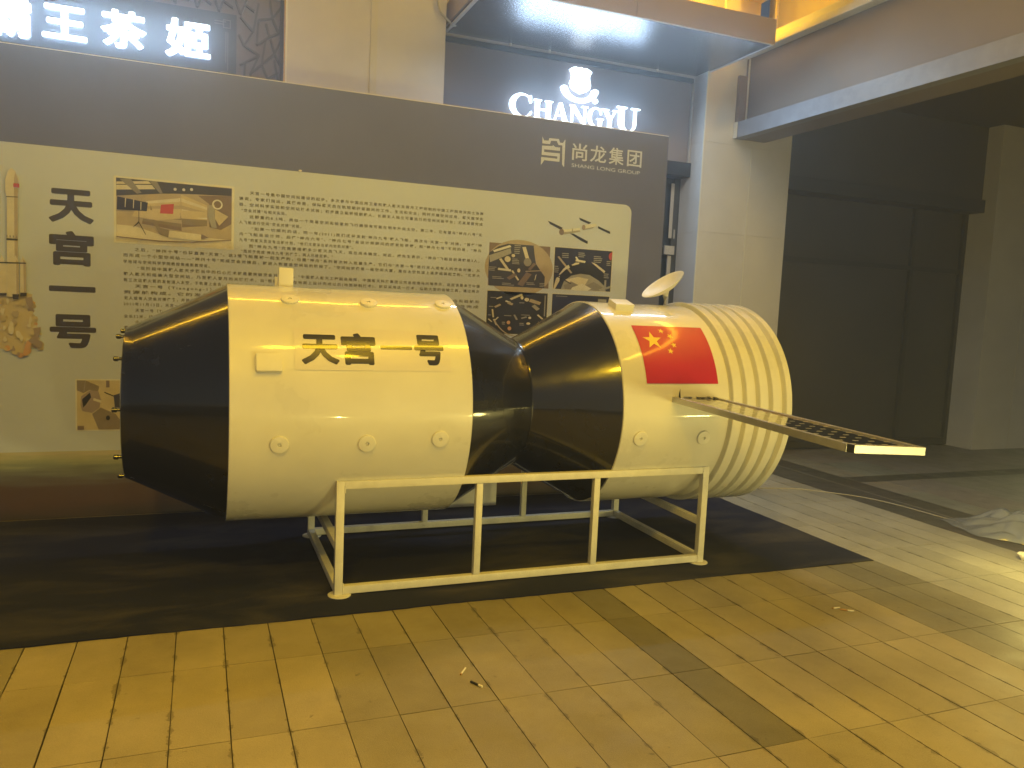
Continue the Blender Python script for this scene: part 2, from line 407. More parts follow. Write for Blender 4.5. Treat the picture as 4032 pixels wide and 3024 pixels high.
for n in range(n0, n1):
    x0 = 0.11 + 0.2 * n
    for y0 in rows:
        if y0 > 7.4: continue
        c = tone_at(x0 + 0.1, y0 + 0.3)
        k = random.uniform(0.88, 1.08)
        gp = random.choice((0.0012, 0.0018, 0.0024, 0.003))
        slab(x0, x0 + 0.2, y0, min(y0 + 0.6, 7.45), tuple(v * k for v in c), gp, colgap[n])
E0 = 0.11 + 0.2 * n1
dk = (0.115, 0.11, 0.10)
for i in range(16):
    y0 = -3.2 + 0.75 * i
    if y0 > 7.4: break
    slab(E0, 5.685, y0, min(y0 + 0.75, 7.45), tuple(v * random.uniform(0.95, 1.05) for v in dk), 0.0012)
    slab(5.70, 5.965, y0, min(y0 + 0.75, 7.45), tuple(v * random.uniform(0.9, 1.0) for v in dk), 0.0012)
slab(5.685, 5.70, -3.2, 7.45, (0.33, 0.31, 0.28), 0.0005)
xs = [5.965, 6.27, 6.87, 7.47, 8.07, 8.67, 9.27, 9.87, 10.47, 11.07, 11.67]
ys = [-3.2, -2.2, -1.2, -0.2, 0.8, 1.7, 2.6, 3.5, 4.6, 5.285, 5.73, 5.96, 6.6, 7.45]
for i in range(len(xs) - 1):
    for j in range(len(ys) - 1):
        c = dk if j == 10 else (0.30, 0.285, 0.25)
        slab(xs[i], xs[i + 1], ys[j], ys[j + 1], tuple(v * random.uniform(0.94, 1.05) for v in c), 0.002)
o = obj("paving", bm, M['paving'], recalc=True)
tag(o, kind='structure')

# ------------------------------------------------------------------ carpet
def carpet_material():
    m = mat("worn blue black carpet", (0.012, 0.014, 0.05), 0.95, 0.15)
    nt = m.node_tree; b = nt.nodes["Principled BSDF"]; L = nt.links; N = nt.nodes.new
    tc = N("ShaderNodeTexCoord")
    def nz(s, d, r, sc=(1, 1, 1)):
        mp = N("ShaderNodeMapping"); mp.inputs["Scale"].default_value = sc
        L.new(tc.outputs["Object"], mp.inputs[0])
        n = N("ShaderNodeTexNoise"); n.inputs["Scale"].default_value = s; n.inputs["Detail"].default_value = d; n.inputs["Roughness"].default_value = r
        n.inputs["Distortion"].default_value = 0.6
        L.new(mp.outputs[0], n.inputs["Vector"]); return n.outputs["Fac"]
    rp = N("ShaderNodeMapRange"); rp.inputs[1].default_value = 0.47; rp.inputs[2].default_value = 0.74; rp.inputs[3].default_value = 0.0; rp.inputs[4].default_value = 0.75
    L.new(nz(2.1, 8, 0.62, (0.6, 1.6, 1)), rp.inputs[0])
    mx = N("ShaderNodeMix"); mx.data_type = 'RGBA'
    mx.inputs[6].default_value = (0.011, 0.014, 0.046, 1); mx.inputs[7].default_value = (0.085, 0.078, 0.080, 1)
    L.new(rp.outputs[0], mx.inputs[0])
    L.new(mx.outputs[2], b.inputs["Base Color"])
    b.inputs["Sheen Weight"].default_value = 0.06
    b.inputs["Sheen Roughness"].default_value = 0.5
    bp = N("ShaderNodeBump"); bp.inputs["Distance"].default_value = 0.004
    L.new(nz(160, 4, 0.7), bp.inputs["Height"]); L.new(bp.outputs[0], b.inputs["Normal"])
    return m
M['carpet'] = carpet_material()
bm = bmesh.new()
def frayed(a, b, n, amp):
    out = []
    for i in range(n):
        t = i / n
        p = Vector(a).lerp(Vector(b), t)
        d = (Vector(b) - Vector(a)).normalized(); nn = Vector((-d.y, d.x))
        w = noise.noise((p.x * 2.3, p.y * 2.3, 3)) * amp * 1.4 + noise.noise((p.x * 19, p.y * 19, 1)) * amp * 0.5
        out.append(p + nn * w)
    return out
edge = frayed((-4.5, 3.765), (4.10, 3.775), 260, 0.010) + frayed((4.10, 3.775), (4.125, 5.86), 90, 0.008) + [Vector((4.125, 5.86)), Vector((-4.5, 5.86))]
top = [bm.verts.new((p.x, p.y, 0.0075)) for p in edge]
bot = [bm.verts.new((p.x, p.y, 0.0015)) for p in edge]
bm.faces.new(top)
for i in range(len(top)):
    j = (i + 1) % len(top)
    bm.faces.new((top[i], bot[i], bot[j], top[j]))
carpet = tag(obj("carpet", bm, M['carpet']), "worn dark blue carpet with dusty marks lying under the spacecraft", "carpet")

# ------------------------------------------------------------------ display board
Y0 = 5.9
board = thing("display_board", "wide printed display board with photos and Chinese text standing behind the spacecraft", "display board", (1.0, Y0 + 0.04, 0))
bm = bmesh.new()
box(bm, -3.0, 3.676, Y0, Y0 + 0.07, 0.0, 3.028)
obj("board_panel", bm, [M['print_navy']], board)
bm = bmesh.new()
box(bm, -3.0, 3.676, Y0 + 0.0015, Y0 + 0.07, 3.0285, 3.034)
obj("top_edging", bm, M['board_edge'], board)
# cream text area with rounded corner
bm = bmesh.new()
pts = [(-3.0, 0.445), (3.336, 0.445), (3.358, 2.36)] + [(3.288 + 0.07 * math.cos(a), 2.36 + 0.07 * math.sin(a)) for a in [R(12 * i) for i in range(8)]][1:] + [(-3.0, 2.432)]
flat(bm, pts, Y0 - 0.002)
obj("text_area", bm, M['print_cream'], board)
# sea and night land printed along the foot of the board
def foot_material():
    m = mat("printed night sea", (0.1, 0.09, 0.1), 0.6)
    nt = m.node_tree; b = nt.nodes["Principled BSDF"]; L = nt.links; N = nt.nodes.new
    tc = N("ShaderNodeTexCoord"); sx = N("ShaderNodeSeparateXYZ"); L.new(tc.outputs["Object"], sx.inputs[0])
    mp = N("ShaderNodeMapping"); mp.inputs["Scale"].default_value = (1.2, 1, 12); L.new(tc.outputs["Object"], mp.inputs[0])
    n = N("ShaderNodeTexNoise"); n.inputs["Scale"].default_value = 3; n.inputs["Detail"].default_value = 6; L.new(mp.outputs[0], n.inputs["Vector"])
    a = N("ShaderNodeMath"); a.operation = 'MULTIPLY_ADD'; L.new(n.outputs["Fac"], a.inputs[0]); a.inputs[1].default_value = 0.12; L.new(sx.outputs[2], a.inputs[2])
    r = N("ShaderNodeMapRange"); L.new(a.outputs[0], r.inputs[0]); r.inputs[1].default_value = 0.06; r.inputs[2].default_value = 0.50
    c = N("ShaderNodeValToRGB"); L.new(r.outputs[0], c.inputs[0])
    e = c.color_ramp.elements
    e[0].position = 0.0; e[0].color = (0.04, 0.034, 0.04, 1)
    e[1].position = 1.0; e[1].color = (0.50, 0.47, 0.36, 1)
    for p, q in ((0.25, (0.085, 0.05, 0.05)), (0.5, (0.09, 0.058, 0.058)), (0.66, (0.13, 0.13, 0.14)), (0.8, (0.23, 0.26, 0.22)), (0.90, (0.36, 0.38, 0.27))):
        x = e.new(p); x.color = (*q, 1)
    L.new(c.outputs[0], b.inputs["Base Color"])
    return m
bm = bmesh.new(); flat(bm, rect(-3.0, 3.336, 0.0, 0.455), Y0 - 0.003)
obj("sea_print", bm, foot_material(), board)

# headings and article
CELL = (2.047 - 0.252)
YT = Y0 - 0.004
for s, (x0, z0, x1, z1) in (("天", (-0.905, 1.956, -0.645, 2.172)), ("宫", (-0.904, 1.682, -0.647, 1.906)), ("一", (-0.908, 1.513, -0.639, 1.549)), ("号", (-0.907, 1.144, -0.637, 1.365))):
    bm = bmesh.new(); add_text(bm, s, YT, x0, z0, x1, z1, off=0.012, res=3, bold=0.026 if s != '一' else 0.02)
    obj("heading_character", bm, M['print_head'], board)
bm = bmesh.new()
ROWS = [
 (0.323, 2.241, 2.048, "天宫一号是中国空间站建设的起步。多次参与中国应用卫星和载人航天及探月工程研制的中国工程院资深院士张履"),
 (0.252, 2.200, 2.047, "谦说。专家们指出，其使命是，保障航天员在轨短期驻留期间的工作、生活和安全；同时开展空间应用、航天医学实"),
 (0.252, 2.159, 2.045, "验、空间科学实验和空间站技术试验；初步建立能够短期载人、长期无人独立可靠运行的空间试验平台；尤其是要完成"),
 (0.268, 2.119, None, "“交会对接”与相关实验。"),
 (0.321, 2.078, 2.043, "这颗重约8.5吨、类似一个简易空间实验室的飞行器很有可能在明年升向太空。第二年，它有望与“神舟八号”无"),
 (0.253, 2.037, None, "人飞船进行空间“交会对接”试验。"),
 (0.335, 1.997, 2.044, "“如果一切顺利的话，同一年(2011)我们还将发射‘神舟九号’载人飞船，再次与‘天宫一号’对接。”首任“神"),
 (0.254, 1.956, 2.043, "舟”飞船总设计师、后任“神舟六号”、“神舟七号”总设计师顾问的戚发轫透露，和“神舟七号”不同的是，“神舟"),
 (0.255, 1.916, None, "九号”的航天员没有出舱计划，“他们主要呆在舱内协助对接”。"),
 (0.320, 1.876, 2.030, "而“神舟九号”究竟要搭载多少航天员飞天，现在尚未确定。对此，戚先生表示，“神舟”飞船目前满载是3人，"),
 (0.269, 1.838, None, "“而对于完成‘神舟九号’的任务，两人已经足够。”"),
 (-0.405, 1.803, 2.038, "之后，“神州十号”也将直奔“天宫”。这3艘飞船是被一起生产的，也是“神舟”系列首次转入批量生产，它们与“天宫一号”进行无人或有人的交会对接，从"),
 (-0.473, 1.763, 2.039, "而形成一个小型空间站——“神州十号”完成交会对接后，就进入到建造空间站的阶段了。“空间站就像是一座空间大厦，是在太空轨道上逐步组装起来的。”北京大"),
 (-0.473, 1.721, None, "学地球与空间科学学院教授焦维新教授说。"),
 (-0.388, 1.681, 2.040, "“现阶段中国载人航天步骤当中的核心技术就是要突破交会对接技术。”中国载人航天工程副总指挥、中国航天科技集团公司总经理马兴瑞表示，这应该是未来中国"),
 (-0.472, 1.640, 2.039, "载人航天和组装大型空间站，乃至载人登月的关键技术。当“根据需要，在地面上设计完成以后(地面研制技术)，就将采用这一技术，借助大型的运输工具，通过两次"),
 (-0.472, 1.599, 0.60, "到三次运载火箭的发射送入太空，于轨道上会合，组装起来成为大型空间站。"),
 (-0.402, 1.560, 2.041, "天宫一号（Tiangong-1）是中国首个目标飞行器和空间实验室，属载人航天器，全长10.4米，最大直径3.35米，由实验舱和"),
 (-0.472, 1.519, 2.037, "资源舱构成。它的发射标志着中国迈入中国航天“三步走”战略的第二步第二阶段。按计划，神舟八号完成"),
 (-0.470, 1.479, 0.9, "无人或有人交会对接任务，并建立中国首个空间实验室。"),
 (-0.472, 1.439, 0.9, "2011年11月13日，天宫一号与飞船成功交会对接。"),
 (-0.401, 1.398, 0.9, "天宫一号（Tiangong-1）由火箭发射升空，"),
 (-0.471, 1.357, 0.9, "全长52米，按计划进入轨道运行。"),
 (-0.399, 1.319, 0.6, "由于载人航天任务的需要，"),
 (-0.469, 1.281, 0.4, "要完成多项试验。"),
]
for x0, z0, x1, s in ROWS:
    add_text(bm, s, YT, x0, z0, x1=x1 if (x1 and x1 > 1.5) else None, sx=0.0245, sz=0.0245, off=0.014, res=2, space=CELL / 52.3 / 0.0245)
obj("article_text", bm, M['print_text'], board)

# company mark
bm = bmesh.new()
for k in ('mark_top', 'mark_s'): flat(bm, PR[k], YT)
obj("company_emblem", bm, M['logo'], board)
bm = bmesh.new()
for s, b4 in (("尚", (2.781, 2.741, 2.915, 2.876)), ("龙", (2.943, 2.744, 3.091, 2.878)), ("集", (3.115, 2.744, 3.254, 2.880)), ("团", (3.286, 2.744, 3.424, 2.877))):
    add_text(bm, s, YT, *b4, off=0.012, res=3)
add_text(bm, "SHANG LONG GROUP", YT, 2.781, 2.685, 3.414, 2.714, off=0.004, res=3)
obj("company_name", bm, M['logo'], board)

# printed pictures: each one a flat print with its own coloured shapes
PC = {}
def pcol(name, c):
    PC[name] = mat("print " + name, c, 0.5, var=0.10, vscale=14); return PC[name]
for n_, c_ in (("tan", (0.43, 0.37, 0.3)), ("cream", (0.64, 0.61, 0.54)), ("dark", (0.05, 0.05, 0.09)), ("grey", (0.25, 0.24, 0.25)), ("brown", (0.21, 0.16, 0.16)), ("red", (0.50, 0.07, 0.08)),
               ("gold", (0.56, 0.49, 0.34)), ("navy", (0.02, 0.022, 0.08)), ("black", (0.02, 0.02, 0.03)), ("white", (0.68, 0.69, 0.7)), ("orange", (0.6, 0.36, 0.2)), ("ash", (0.33, 0.27, 0.27)), ("blue", (0.05, 0.06, 0.20)), ("steel", (0.34, 0.34, 0.36)), ("shade", (0.25, 0.21, 0.17))):
    pcol(n_, c_)
PN = list(PC)
def picture(name, layers, label=None):
    b = bmesh.new(); y = Y0 - 0.004
    for col, pts in layers:
        flat(b, pts, y, PN.index(col)); y -= 0.00025
    o = obj(name, b, [PC[k] for k in PN], board)
    if label: o['label'] = label
    return o
def uv(x0, x1, z0, z1):
    return lambda pts: [(x0 + (x1 - x0) * u, z1 - (z1 - z0) * v) for u, v in pts]
def arc(cx, cy, r, a0, a1, w, n=10, ry=None):
    ry = ry or r
    o_ = [(cx + r * math.cos(R(a0 + (a1 - a0) * i / n)), cy + ry * math.sin(R(a0 + (a1 - a0) * i / n))) for i in range(n + 1)]
    i_ = [(cx + (r - w) * math.cos(R(a0 + (a1 - a0) * i / n)), cy + (ry - w) * math.sin(R(a0 + (a1 - a0) * i / n))) for i in range(n + 1)]
    return o_ + i_[::-1]
def bar(x0, y0, x1, y1, w):
    d = Vector((x1 - x0, y1 - y0)); n = Vector((-d.y, d.x)).normalized() * w / 2
    return [(x0 + n.x, y0 + n.y), (x1 + n.x, y1 + n.y), (x1 - n.x, y1 - n.y), (x0 - n.x, y0 - n.y)]
P = PR
def lerp_poly(a0, a1, b0, b1, t0, t1):
    g = lambda p, q, t: (p[0] + (q[0] - p[0]) * t, p[1] + (q[1] - p[1]) * t)
    return [g(a0, b0, t0), g(a1, b1, t0), g(a1, b1, t1), g(a0, b0, t1)]
strips = []
for k, cn in enumerate(("tan", "cream", "gold", "tan", "gold", "tan", "shade", "tan", "shade", "brown")):
    strips.append((cn, lerp_poly((-0.33, 2.152), (-0.125, 2.199), (-0.36, 1.985), (-0.115, 1.955), k / 10, (k + 1) / 10)))
for k, cn in enumerate(("gold", "cream", "gold", "tan", "cream", "white", "gold", "shade", "brown", "tan")):
    strips.append((cn, lerp_poly((-0.12, 2.199), (0.045, 2.140), (-0.112, 1.955), (0.045, 1.985), k / 10, (k + 1) / 10)))
picture("museum_photo", [("white", rect(-0.529, 0.220, 1.850, 2.2845)), ("tan", rect(-0.514, 0.204, 1.861, 2.271)), ("brown", P['wall']), ("dark", P['p1_dark']), ("cream", P['c1']), ("cream", P['c2']), ("grey", P['beam1']), ("grey", P['beam2']),
    ("cream", P['floor'])] + [("white", circ(x, z, 0.010, 10)) for x, z in P['lights']] + [("tan", P['body'])] + strips + [("shade", P['sh2']), ("gold", P['hl2']), ("gold", P['hl']), ("shade", P['sh']), ("red", P['flag']), ("gold", [(x, z) for x, z in P['nose']]), ("steel", P['ring']),
    ("white", arc(0.111, 2.151, 0.034, 0, 360, 0.010, 18)), ("navy", P['panel']), ("cream", P['pw']), ("cream", P['pw2']), ("cream", P['pw3']), ("black", P['tri']), ("cream", P['ped']), ("brown", P['redtri']), ("brown", P['rail'])])
T = uv(-0.754, -0.498, 0.598, 0.931)
picture("satellite_photo", [("white", rect(-0.763, -0.490, 0.590, 0.939)), ("gold", rect(-0.754, -0.498, 0.598, 0.931)), ("shade", T([(0, 0), (.2, 0), (.52, .12), (.5, .2), (.45, .24), (.3, .19), (.15, .26), (0, .2)])), ("steel", T(bar(.2, 0, .16, .24, .012))), ("ash", T([(.1, .32), (.3, .2), (.5, .22), (.56, .4), (.52, .56), (.35, .66), (.12, .62), (.08, .5)])),
    ("black", T([(.12, .38), (.3, .25), (.33, .34), (.2, .5), (.14, .55)])), ("shade", T([(.35, .68), (.55, .55), (.9, .68), (1, .8), (1, 1), (.5, 1)])), ("cream", T(bar(.38, .38, .56, .43, .05))), ("brown", T(rect(.68, .76, 0, .14))), ("black", T(bar(.64, .24, .86, .32, .02))), ("dark", T([(.86, .3), (1, .26), (1, .56), (.88, .54)])), ("brown", T(rect(.01, .16, .92, 1))), ("black", T(circ(.72, .76, .05, 10)))])
T = uv(2.108, 2.630, 1.702, 2.037)
lines = lambda x, y, n, w, s=0.035: [("steel", T(rect(x, x + w * random.uniform(.7, 1), y + i * s, y + i * s + s * 0.45))) for i in range(n)]
picture("window_view_picture", [("brown", T(rect(0, 1, 0, 1))), ("tan", T(circ(.5, .55, .56, 30, -.66))), ("dark", T([(0, .24), (.14, .08), (.3, 0), (.72, 0), (.74, .2), (.77, .42), (.84, .56), (.93, .72), (.93, 1), (.02, 1), (0, .8)])), ("tan", T([(.72, .02), (.8, .06), (.92, .3), (.95, .62), (.88, .6), (.78, .42), (.74, .2)])),
    ("steel", T([(0, .3), (.34, .1), (.36, .22), (.02, .46)])), ("white", T(bar(.07, .2, .34, .05, .05))), ("cream", T(bar(.56, .05, .64, .38, .06))), ("grey", T(circ(.63, .40, .065, 12, -.1))), ("cream", T(bar(.18, .36, .32, .62, .045))), ("cream", T(circ(.30, .36, .05, 12, -.07))), ("cream", T(circ(.39, .27, .03, 10, -.04))), ("white", T(bar(.15, .60, .36, .62, .05))), ("cream", T(circ(.49, .61, .025, 10, -.05))), ("cream", T(bar(.38, .62, .49, .84, .03))),
    ("brown", T(bar(.66, .66, .52, .96, .10))), ("brown", T(bar(.44, .7, .32, .82, .07))), ("brown", T(bar(.75, .42, .66, .58, .05))), ("tan", T(bar(.6, .62, .88, .58, .02))), ("white", T(bar(.78, .68, .76, .82, .01)))] + lines(.40, .02, 5, .11, .045) + lines(.37, .34, 4, .13, .036) + lines(.0, .56, 3, .13, .036) + lines(.06, .78, 2, .2, .036) + lines(.22, .92, 2, .2, .036) + lines(.62, .88, 2, .16, .036) + lines(.84, .88, 3, .09, .036))
T = uv(2.672, 3.197, 1.704, 2.039)
lines = lambda x, y, n, w, s=0.035: [("steel", T(rect(x, x + w * random.uniform(.7, 1), y + i * s, y + i * s + s * 0.45))) for i in range(n)]
picture("earth_orbit_picture", [("white", rect(2.667, 3.201, 1.699, 2.043)), ("navy", T(rect(0, 1, 0, 1))), ("black", T([(.1, 1), (.1, .7), (.2, .5), (.4, .33), (.6, .33), (.8, .5), (.92, .7), (.92, 1)])), ("steel", T([(.13, 1), (.18, .8), (.3, .66), (.46, .6), (.62, .62), (.78, .74), (.9, .88), (.92, 1)])), ("cream", T([(.2, .76), (.42, .68), (.6, .72), (.55, .86), (.36, .9)])), ("grey", T([(.18, .9), (.3, .8), (.5, .92), (.7, .78), (.86, .9), (.8, 1), (.2, 1)])), ("white", T([(.33, .94), (.5, .84), (.66, .95), (.6, 1), (.3, 1)])),
    ("tan", T(bar(.06, .22, .30, .60, .035))), ("cream", T([(.08, .66), (.16, .5), (.24, .40), (.27, .47), (.2, .52), (.11, .65)])), ("cream", T([(.29, .4), (.36, .34), (.43, .33), (.42, .37), (.31, .42)])), ("cream", T(bar(.36, .28, .53, .31, .05))), ("white", T(bar(.36, .2, .41, .29, .03))), ("cream", T([(.63, .3), (.72, .34), (.89, .5), (.87, .55), (.76, .44)])), ("cream", T([(.04, .74), (.1, .68), (.1, .8), (.03, 1), (0, 1)])), ("black", T(bar(.06, .7, .3, .86, .02))), ("steel", T(bar(.8, .98, 1, .88, .05))), ("steel", T(bar(.9, .72, .9, .95, .035))), ("red", T(circ(.985, .13, .05, 12, -.10)[3:10] + [(1, .03)]))] + lines(.12, .13, 3, .13, .045) + lines(.4, .09, 3, .12, .045) + lines(.67, .15, 4, .16, .045) + lines(.9, .25, 3, .09, .045) + lines(.0, .45, 4, .08, .045) + lines(.86, .56, 3, .1, .045))
T = uv(2.107, 2.627, 1.326, 1.662)
lines = lambda x, y, n, w, s=0.035: [("steel", T(rect(x, x + w * random.uniform(.7, 1), y + i * s, y + i * s + s * 0.45))) for i in range(n)]
picture("mission_diagram", [("white", rect(2.103, 2.631, 1.322, 1.666)), ("black", T(rect(0, 1, 0, 1))), ("cream", T(bar(.38, .18, .57, .05, .045))), ("tan", T(bar(.13, .38, .22, .31, .04))), ("white", T(bar(.3, .22, .38, .26, .035))), ("tan", T(bar(.34, .26, .42, .3, .05))), ("cream", T(circ(.57, .13, .025, 10, -.045))), ("cream", T(circ(.65, .17, .04, 10, -.045))), ("tan", T(bar(.7, .18, .88, .25, .075))), ("steel", T(bar(.76, .3, .85, .4, .07))), ("cream", T(bar(.15, .18, .24, .13, .03))), ("cream", T(bar(.09, .43, .11, .62, .025))), ("cream", T(bar(.12, .66, .17, .8, .03))), ("cream", T(bar(.03, .66, .09, .73, .02))), ("cream", T(bar(.13, .7, .19, .61, .02))), ("cream", T(bar(.84, .52, .93, .62, .03))), ("steel", T(bar(.45, .54, .5, .66, .03))), ("steel", T(bar(.57, .62, .66, .58, .03))), ("orange", T(circ(.36, .73, .03, 10, -.045))), ("orange", T(circ(.38, .87, .032, 10, -.048))), ("cream", T(circ(.69, .74, .035, 10, -.03))), ("cream", T(circ(.71, .6, .025, 10, -.03))), ("tan", T(arc(.5, .2, .46, 35, 145, .02, 14, .86))),
    ("steel", T(rect(.945, .965, .05, .55)))] + lines(.05, .15, 1, .1) + lines(.03, .36, 1, .1) + lines(.02, .56, 1, .07) + lines(.28, .56, 1, .16) + lines(.56, .53, 1, .16) + lines(.52, .24, 1, .12, .05) + lines(.25, .72, 2, .07, .04) + lines(.54, .73, 2, .1, .04))
T = uv(2.669, 3.192, 1.326, 1.662)
lines = lambda x, y, n, w, s=0.035: [("steel", T(rect(x, x + w * random.uniform(.7, 1), y + i * s, y + i * s + s * 0.45))) for i in range(n)]
picture("docking_picture", [("white", rect(2.665, 3.196, 1.322, 1.666)), ("navy", T(rect(0, 1, 0, 1))), ("black", T(rect(0, 1, .5, 1))), ("cream", T(bar(.3, .6, .7, .7, .12))), ("steel", T(rect(.8, .95, .07, .14)))] + lines(.06, .04, 1, .2, .03))
sp = [(2.598, 2.241), (2.606, 2.226), (2.70, 2.171), (2.728, 2.182), (2.731, 2.197)]
picture("docked_spacecraft_print", [("navy", [(2.598, 2.243), (2.731, 2.197), (2.722, 2.176), (2.616, 2.218)]), ("navy", [(2.797, 2.157), (2.832, 2.157), (2.963, 2.105), (2.962, 2.083), (2.90, 2.106)]), ("white", [(2.709, 2.181), (2.80, 2.192), (2.885, 2.209), (2.888, 2.176), (2.80, 2.157), (2.725, 2.141)]), ("steel", [(2.723, 2.16), (2.8, 2.172), (2.886, 2.19), (2.888, 2.176), (2.80, 2.157), (2.725, 2.141)]), ("brown", circ(2.722, 2.163, .022, 12, .026)), ("steel", [(2.812, 2.196), (2.822, 2.199), (2.826, 2.161), (2.816, 2.159)]),
    ("navy", [(2.874, 2.29), (2.985, 2.258), (2.965, 2.244), (2.882, 2.27)]), ("navy", [(3.05, 2.235), (3.165, 2.198), (3.165, 2.179), (3.05, 2.218)]), ("white", [(2.915, 2.235), (3.03, 2.252), (3.04, 2.238), (3.0, 2.212), (2.925, 2.195)]), ("steel", [(2.93, 2.205), (3.02, 2.228), (3.0, 2.212), (2.925, 2.195)]), ("ash", circ(2.918, 2.214, .016, 12, .022))])
dk_ = [(x, z) for x, z in P['rk']]
rr = random.Random(5)
plume = []
FL = P['flame']
for i in range(len(FL)):
    (xa, za), (xb, zb) = FL[i], FL[(i + 1) % len(FL)]
    for t in (0.1, 0.5, 0.85):
        x, z = xa + (xb - xa) * t, za + (zb - za) * t
        if x > -1.15 and z < 1.46:
            r = rr.uniform(0.008, 0.022)
            plume.append((rr.choice(("ash", "orange", "tan", "gold", "cream")), [(x - 0.006 + r * rr.uniform(.6, 1.2) * math.cos(k), z + r * rr.uniform(.6, 1.2) * math.sin(k)) for k in [q * PI / 4 for q in range(8)]]))
for i in range(26):
    x, z = -1.18 + 0.2 * rr.random(), 1.14 + 0.30 * rr.random()
    if x > -1.0 - 0.1 * abs(z - 1.3): continue
    r = rr.uniform(0.008, 0.02)
    plume.append((rr.choice(("cream", "gold", "cream", "tan")), [(x + r * rr.uniform(.5, 1.2) * math.cos(k), z + r * 1.8 * rr.uniform(.5, 1.2) * math.sin(k)) for k in [q * PI / 4 for q in range(8)]]))
picture("rocket_picture", [("gold", P['flame'])] + plume + [ ("ash", P['smoke1']), ("orange", P['smoke3']), ("ash", P['smoke2']), ("cream", P['b1']), ("cream", dk_), ("tan", [(-1.082, 2.25), (-1.068, 2.205), (-1.068, 2.13), (-1.072, 2.09), (-1.08, 1.467), (-1.095, 1.467), (-1.09, 2.2)]), ("cream", P['b2']), ("cream", P['b3']), ("tan", [(-1.085, 1.7), (-1.074, 1.685), (-1.074, 1.486), (-1.086, 1.486)]), ("tan", [(-1.046, 1.71), (-1.033, 1.685), (-1.034, 1.494), (-1.045, 1.494)]), ("black", P['bands']), ("black", P['band2']), ("black", P['band3']), ("red", P['rk_flag']), ("dark", P['noz']), ("dark", P['noz2']), ("dark", P['noz3']),
    ("grey", rect(-1.135, -1.13, 1.838, 1.853)), ("grey", rect(-1.118, -1.112, 1.838, 1.853)), ("grey", rect(-1.1, -1.094, 1.838, 1.853)), ("grey", rect(-1.083, -1.078, 1.838, 1.853))])
bm = bmesh.new()
for i, ch in enumerate("中国航天"): add_text(bm, ch, Y0 - 0.0095, -1.091, 1.985 - i * 0.0215, -1.073, 2.003 - i * 0.0215, off=0.03)
obj("rocket_lettering", bm, M['print_head'], board)
bm = bmesh.new(); prism(bm, circ(0.66, 2.437, 0.012, 10, 0.006), Y0 - 0.012, Y0 - 0.0025)
obj("tape_lump", bm, M['board_edge'], board)

# ------------------------------------------------------------------ spacecraft model
YC, ZC, RR = 4.575, 0.9552, 0.644
craft = thing("spacecraft_model", "large white and black spacecraft model lying on a white steel stand", "spacecraft model", (1.55, YC, ZC - RR))
def surf(x, deg, r):
    a = R(deg); return Vector((x, YC - r * math.cos(a), ZC + r * math.sin(a)))
def lathe_x(prof, n=240, amp=0.0, seam=None, seed=0.0, cap0=False, cap1=False):
    bm = bmesh.new(); rings = []
    for x, r in prof:
        ring = []
        for k in range(n):
            dg = -180 + 360 * k / n
            a = R(dg)
            rr = r
            if amp:
                rr += amp * noise.noise((x * 2.6 + seed, math.cos(a) * 2.2, math.sin(a) * 2.2)) + amp * 0.35 * noise.noise((x * 8 + seed, math.cos(a) * 7, math.sin(a) * 7))
            if seam is not None and amp:
                s = seam + 0.8 * noise.noise((x * 3, seed, 1))
                t = max(0.0, min(1.0, (s - dg) / 1.6 + 0.5))
                if -60 < dg < 60: rr += 0.0022 * t * max(0, 1 - max(0, (s - dg) - 2) / 22)
            ring.append(bm.verts.new(surf(x, dg, rr)))
        rings.append(ring)
    for s, t in zip(rings, rings[1:]):
        for k in range(n): bm.faces.new((s[k], s[(k + 1) % n], t[(k + 1) % n], t[k]))
    if cap0: bm.faces.new(rings[0])
    if cap1: bm.faces.new(rings[-1][::-1])
    return bm
def span(a, b, n): return [a + (b - a) * i / n for i in range(n + 1)]
# white barrels
bm = lathe_x([(0.131, 0.622), (0.132, 0.640)] + [(x, RR + 0.002) for x in span(0.135, 1.348, 30)] + [(1.353, 0.640), (1.354, 0.622)], amp=0.0016, seam=2.5, seed=1.3)
obj("main_hull", bm, M['white'], craft, smooth=40)
bm = lathe_x([(2.262, 0.622), (2.263, 0.640)] + [(x, RR + 0.001) for x in span(2.266, 2.985, 22)] + [(2.988, 0.630), (3.2, 0.630), (3.43, 0.630)] + [(3.432, 0.50), (3.4321, 0.02)], amp=0.0014, seam=0.5, seed=7.7, cap1=True)
obj("service_hull", bm, M['white'], craft, smooth=40)
for i, (a, b) in enumerate(((3.003, 3.069), (3.103, 3.169), (3.203, 3.267), (3.300, 3.361), (3.405, 3.452))):
    bm = lathe_x([(a, 0.628), (a + 0.001, 0.666), (a + 0.004, 0.670)] + [(x, 0.670) for x in span(a + 0.006, b - 0.006, 3)] + [(b - 0.004, 0.670), (b - 0.001, 0.666), (b, 0.628 if i < 4 else 0.55)], n=200, amp=0.0010, seam=0.0, seed=3.1 + i)
    obj("hull_ring", bm, M['white'], craft, smooth=35)
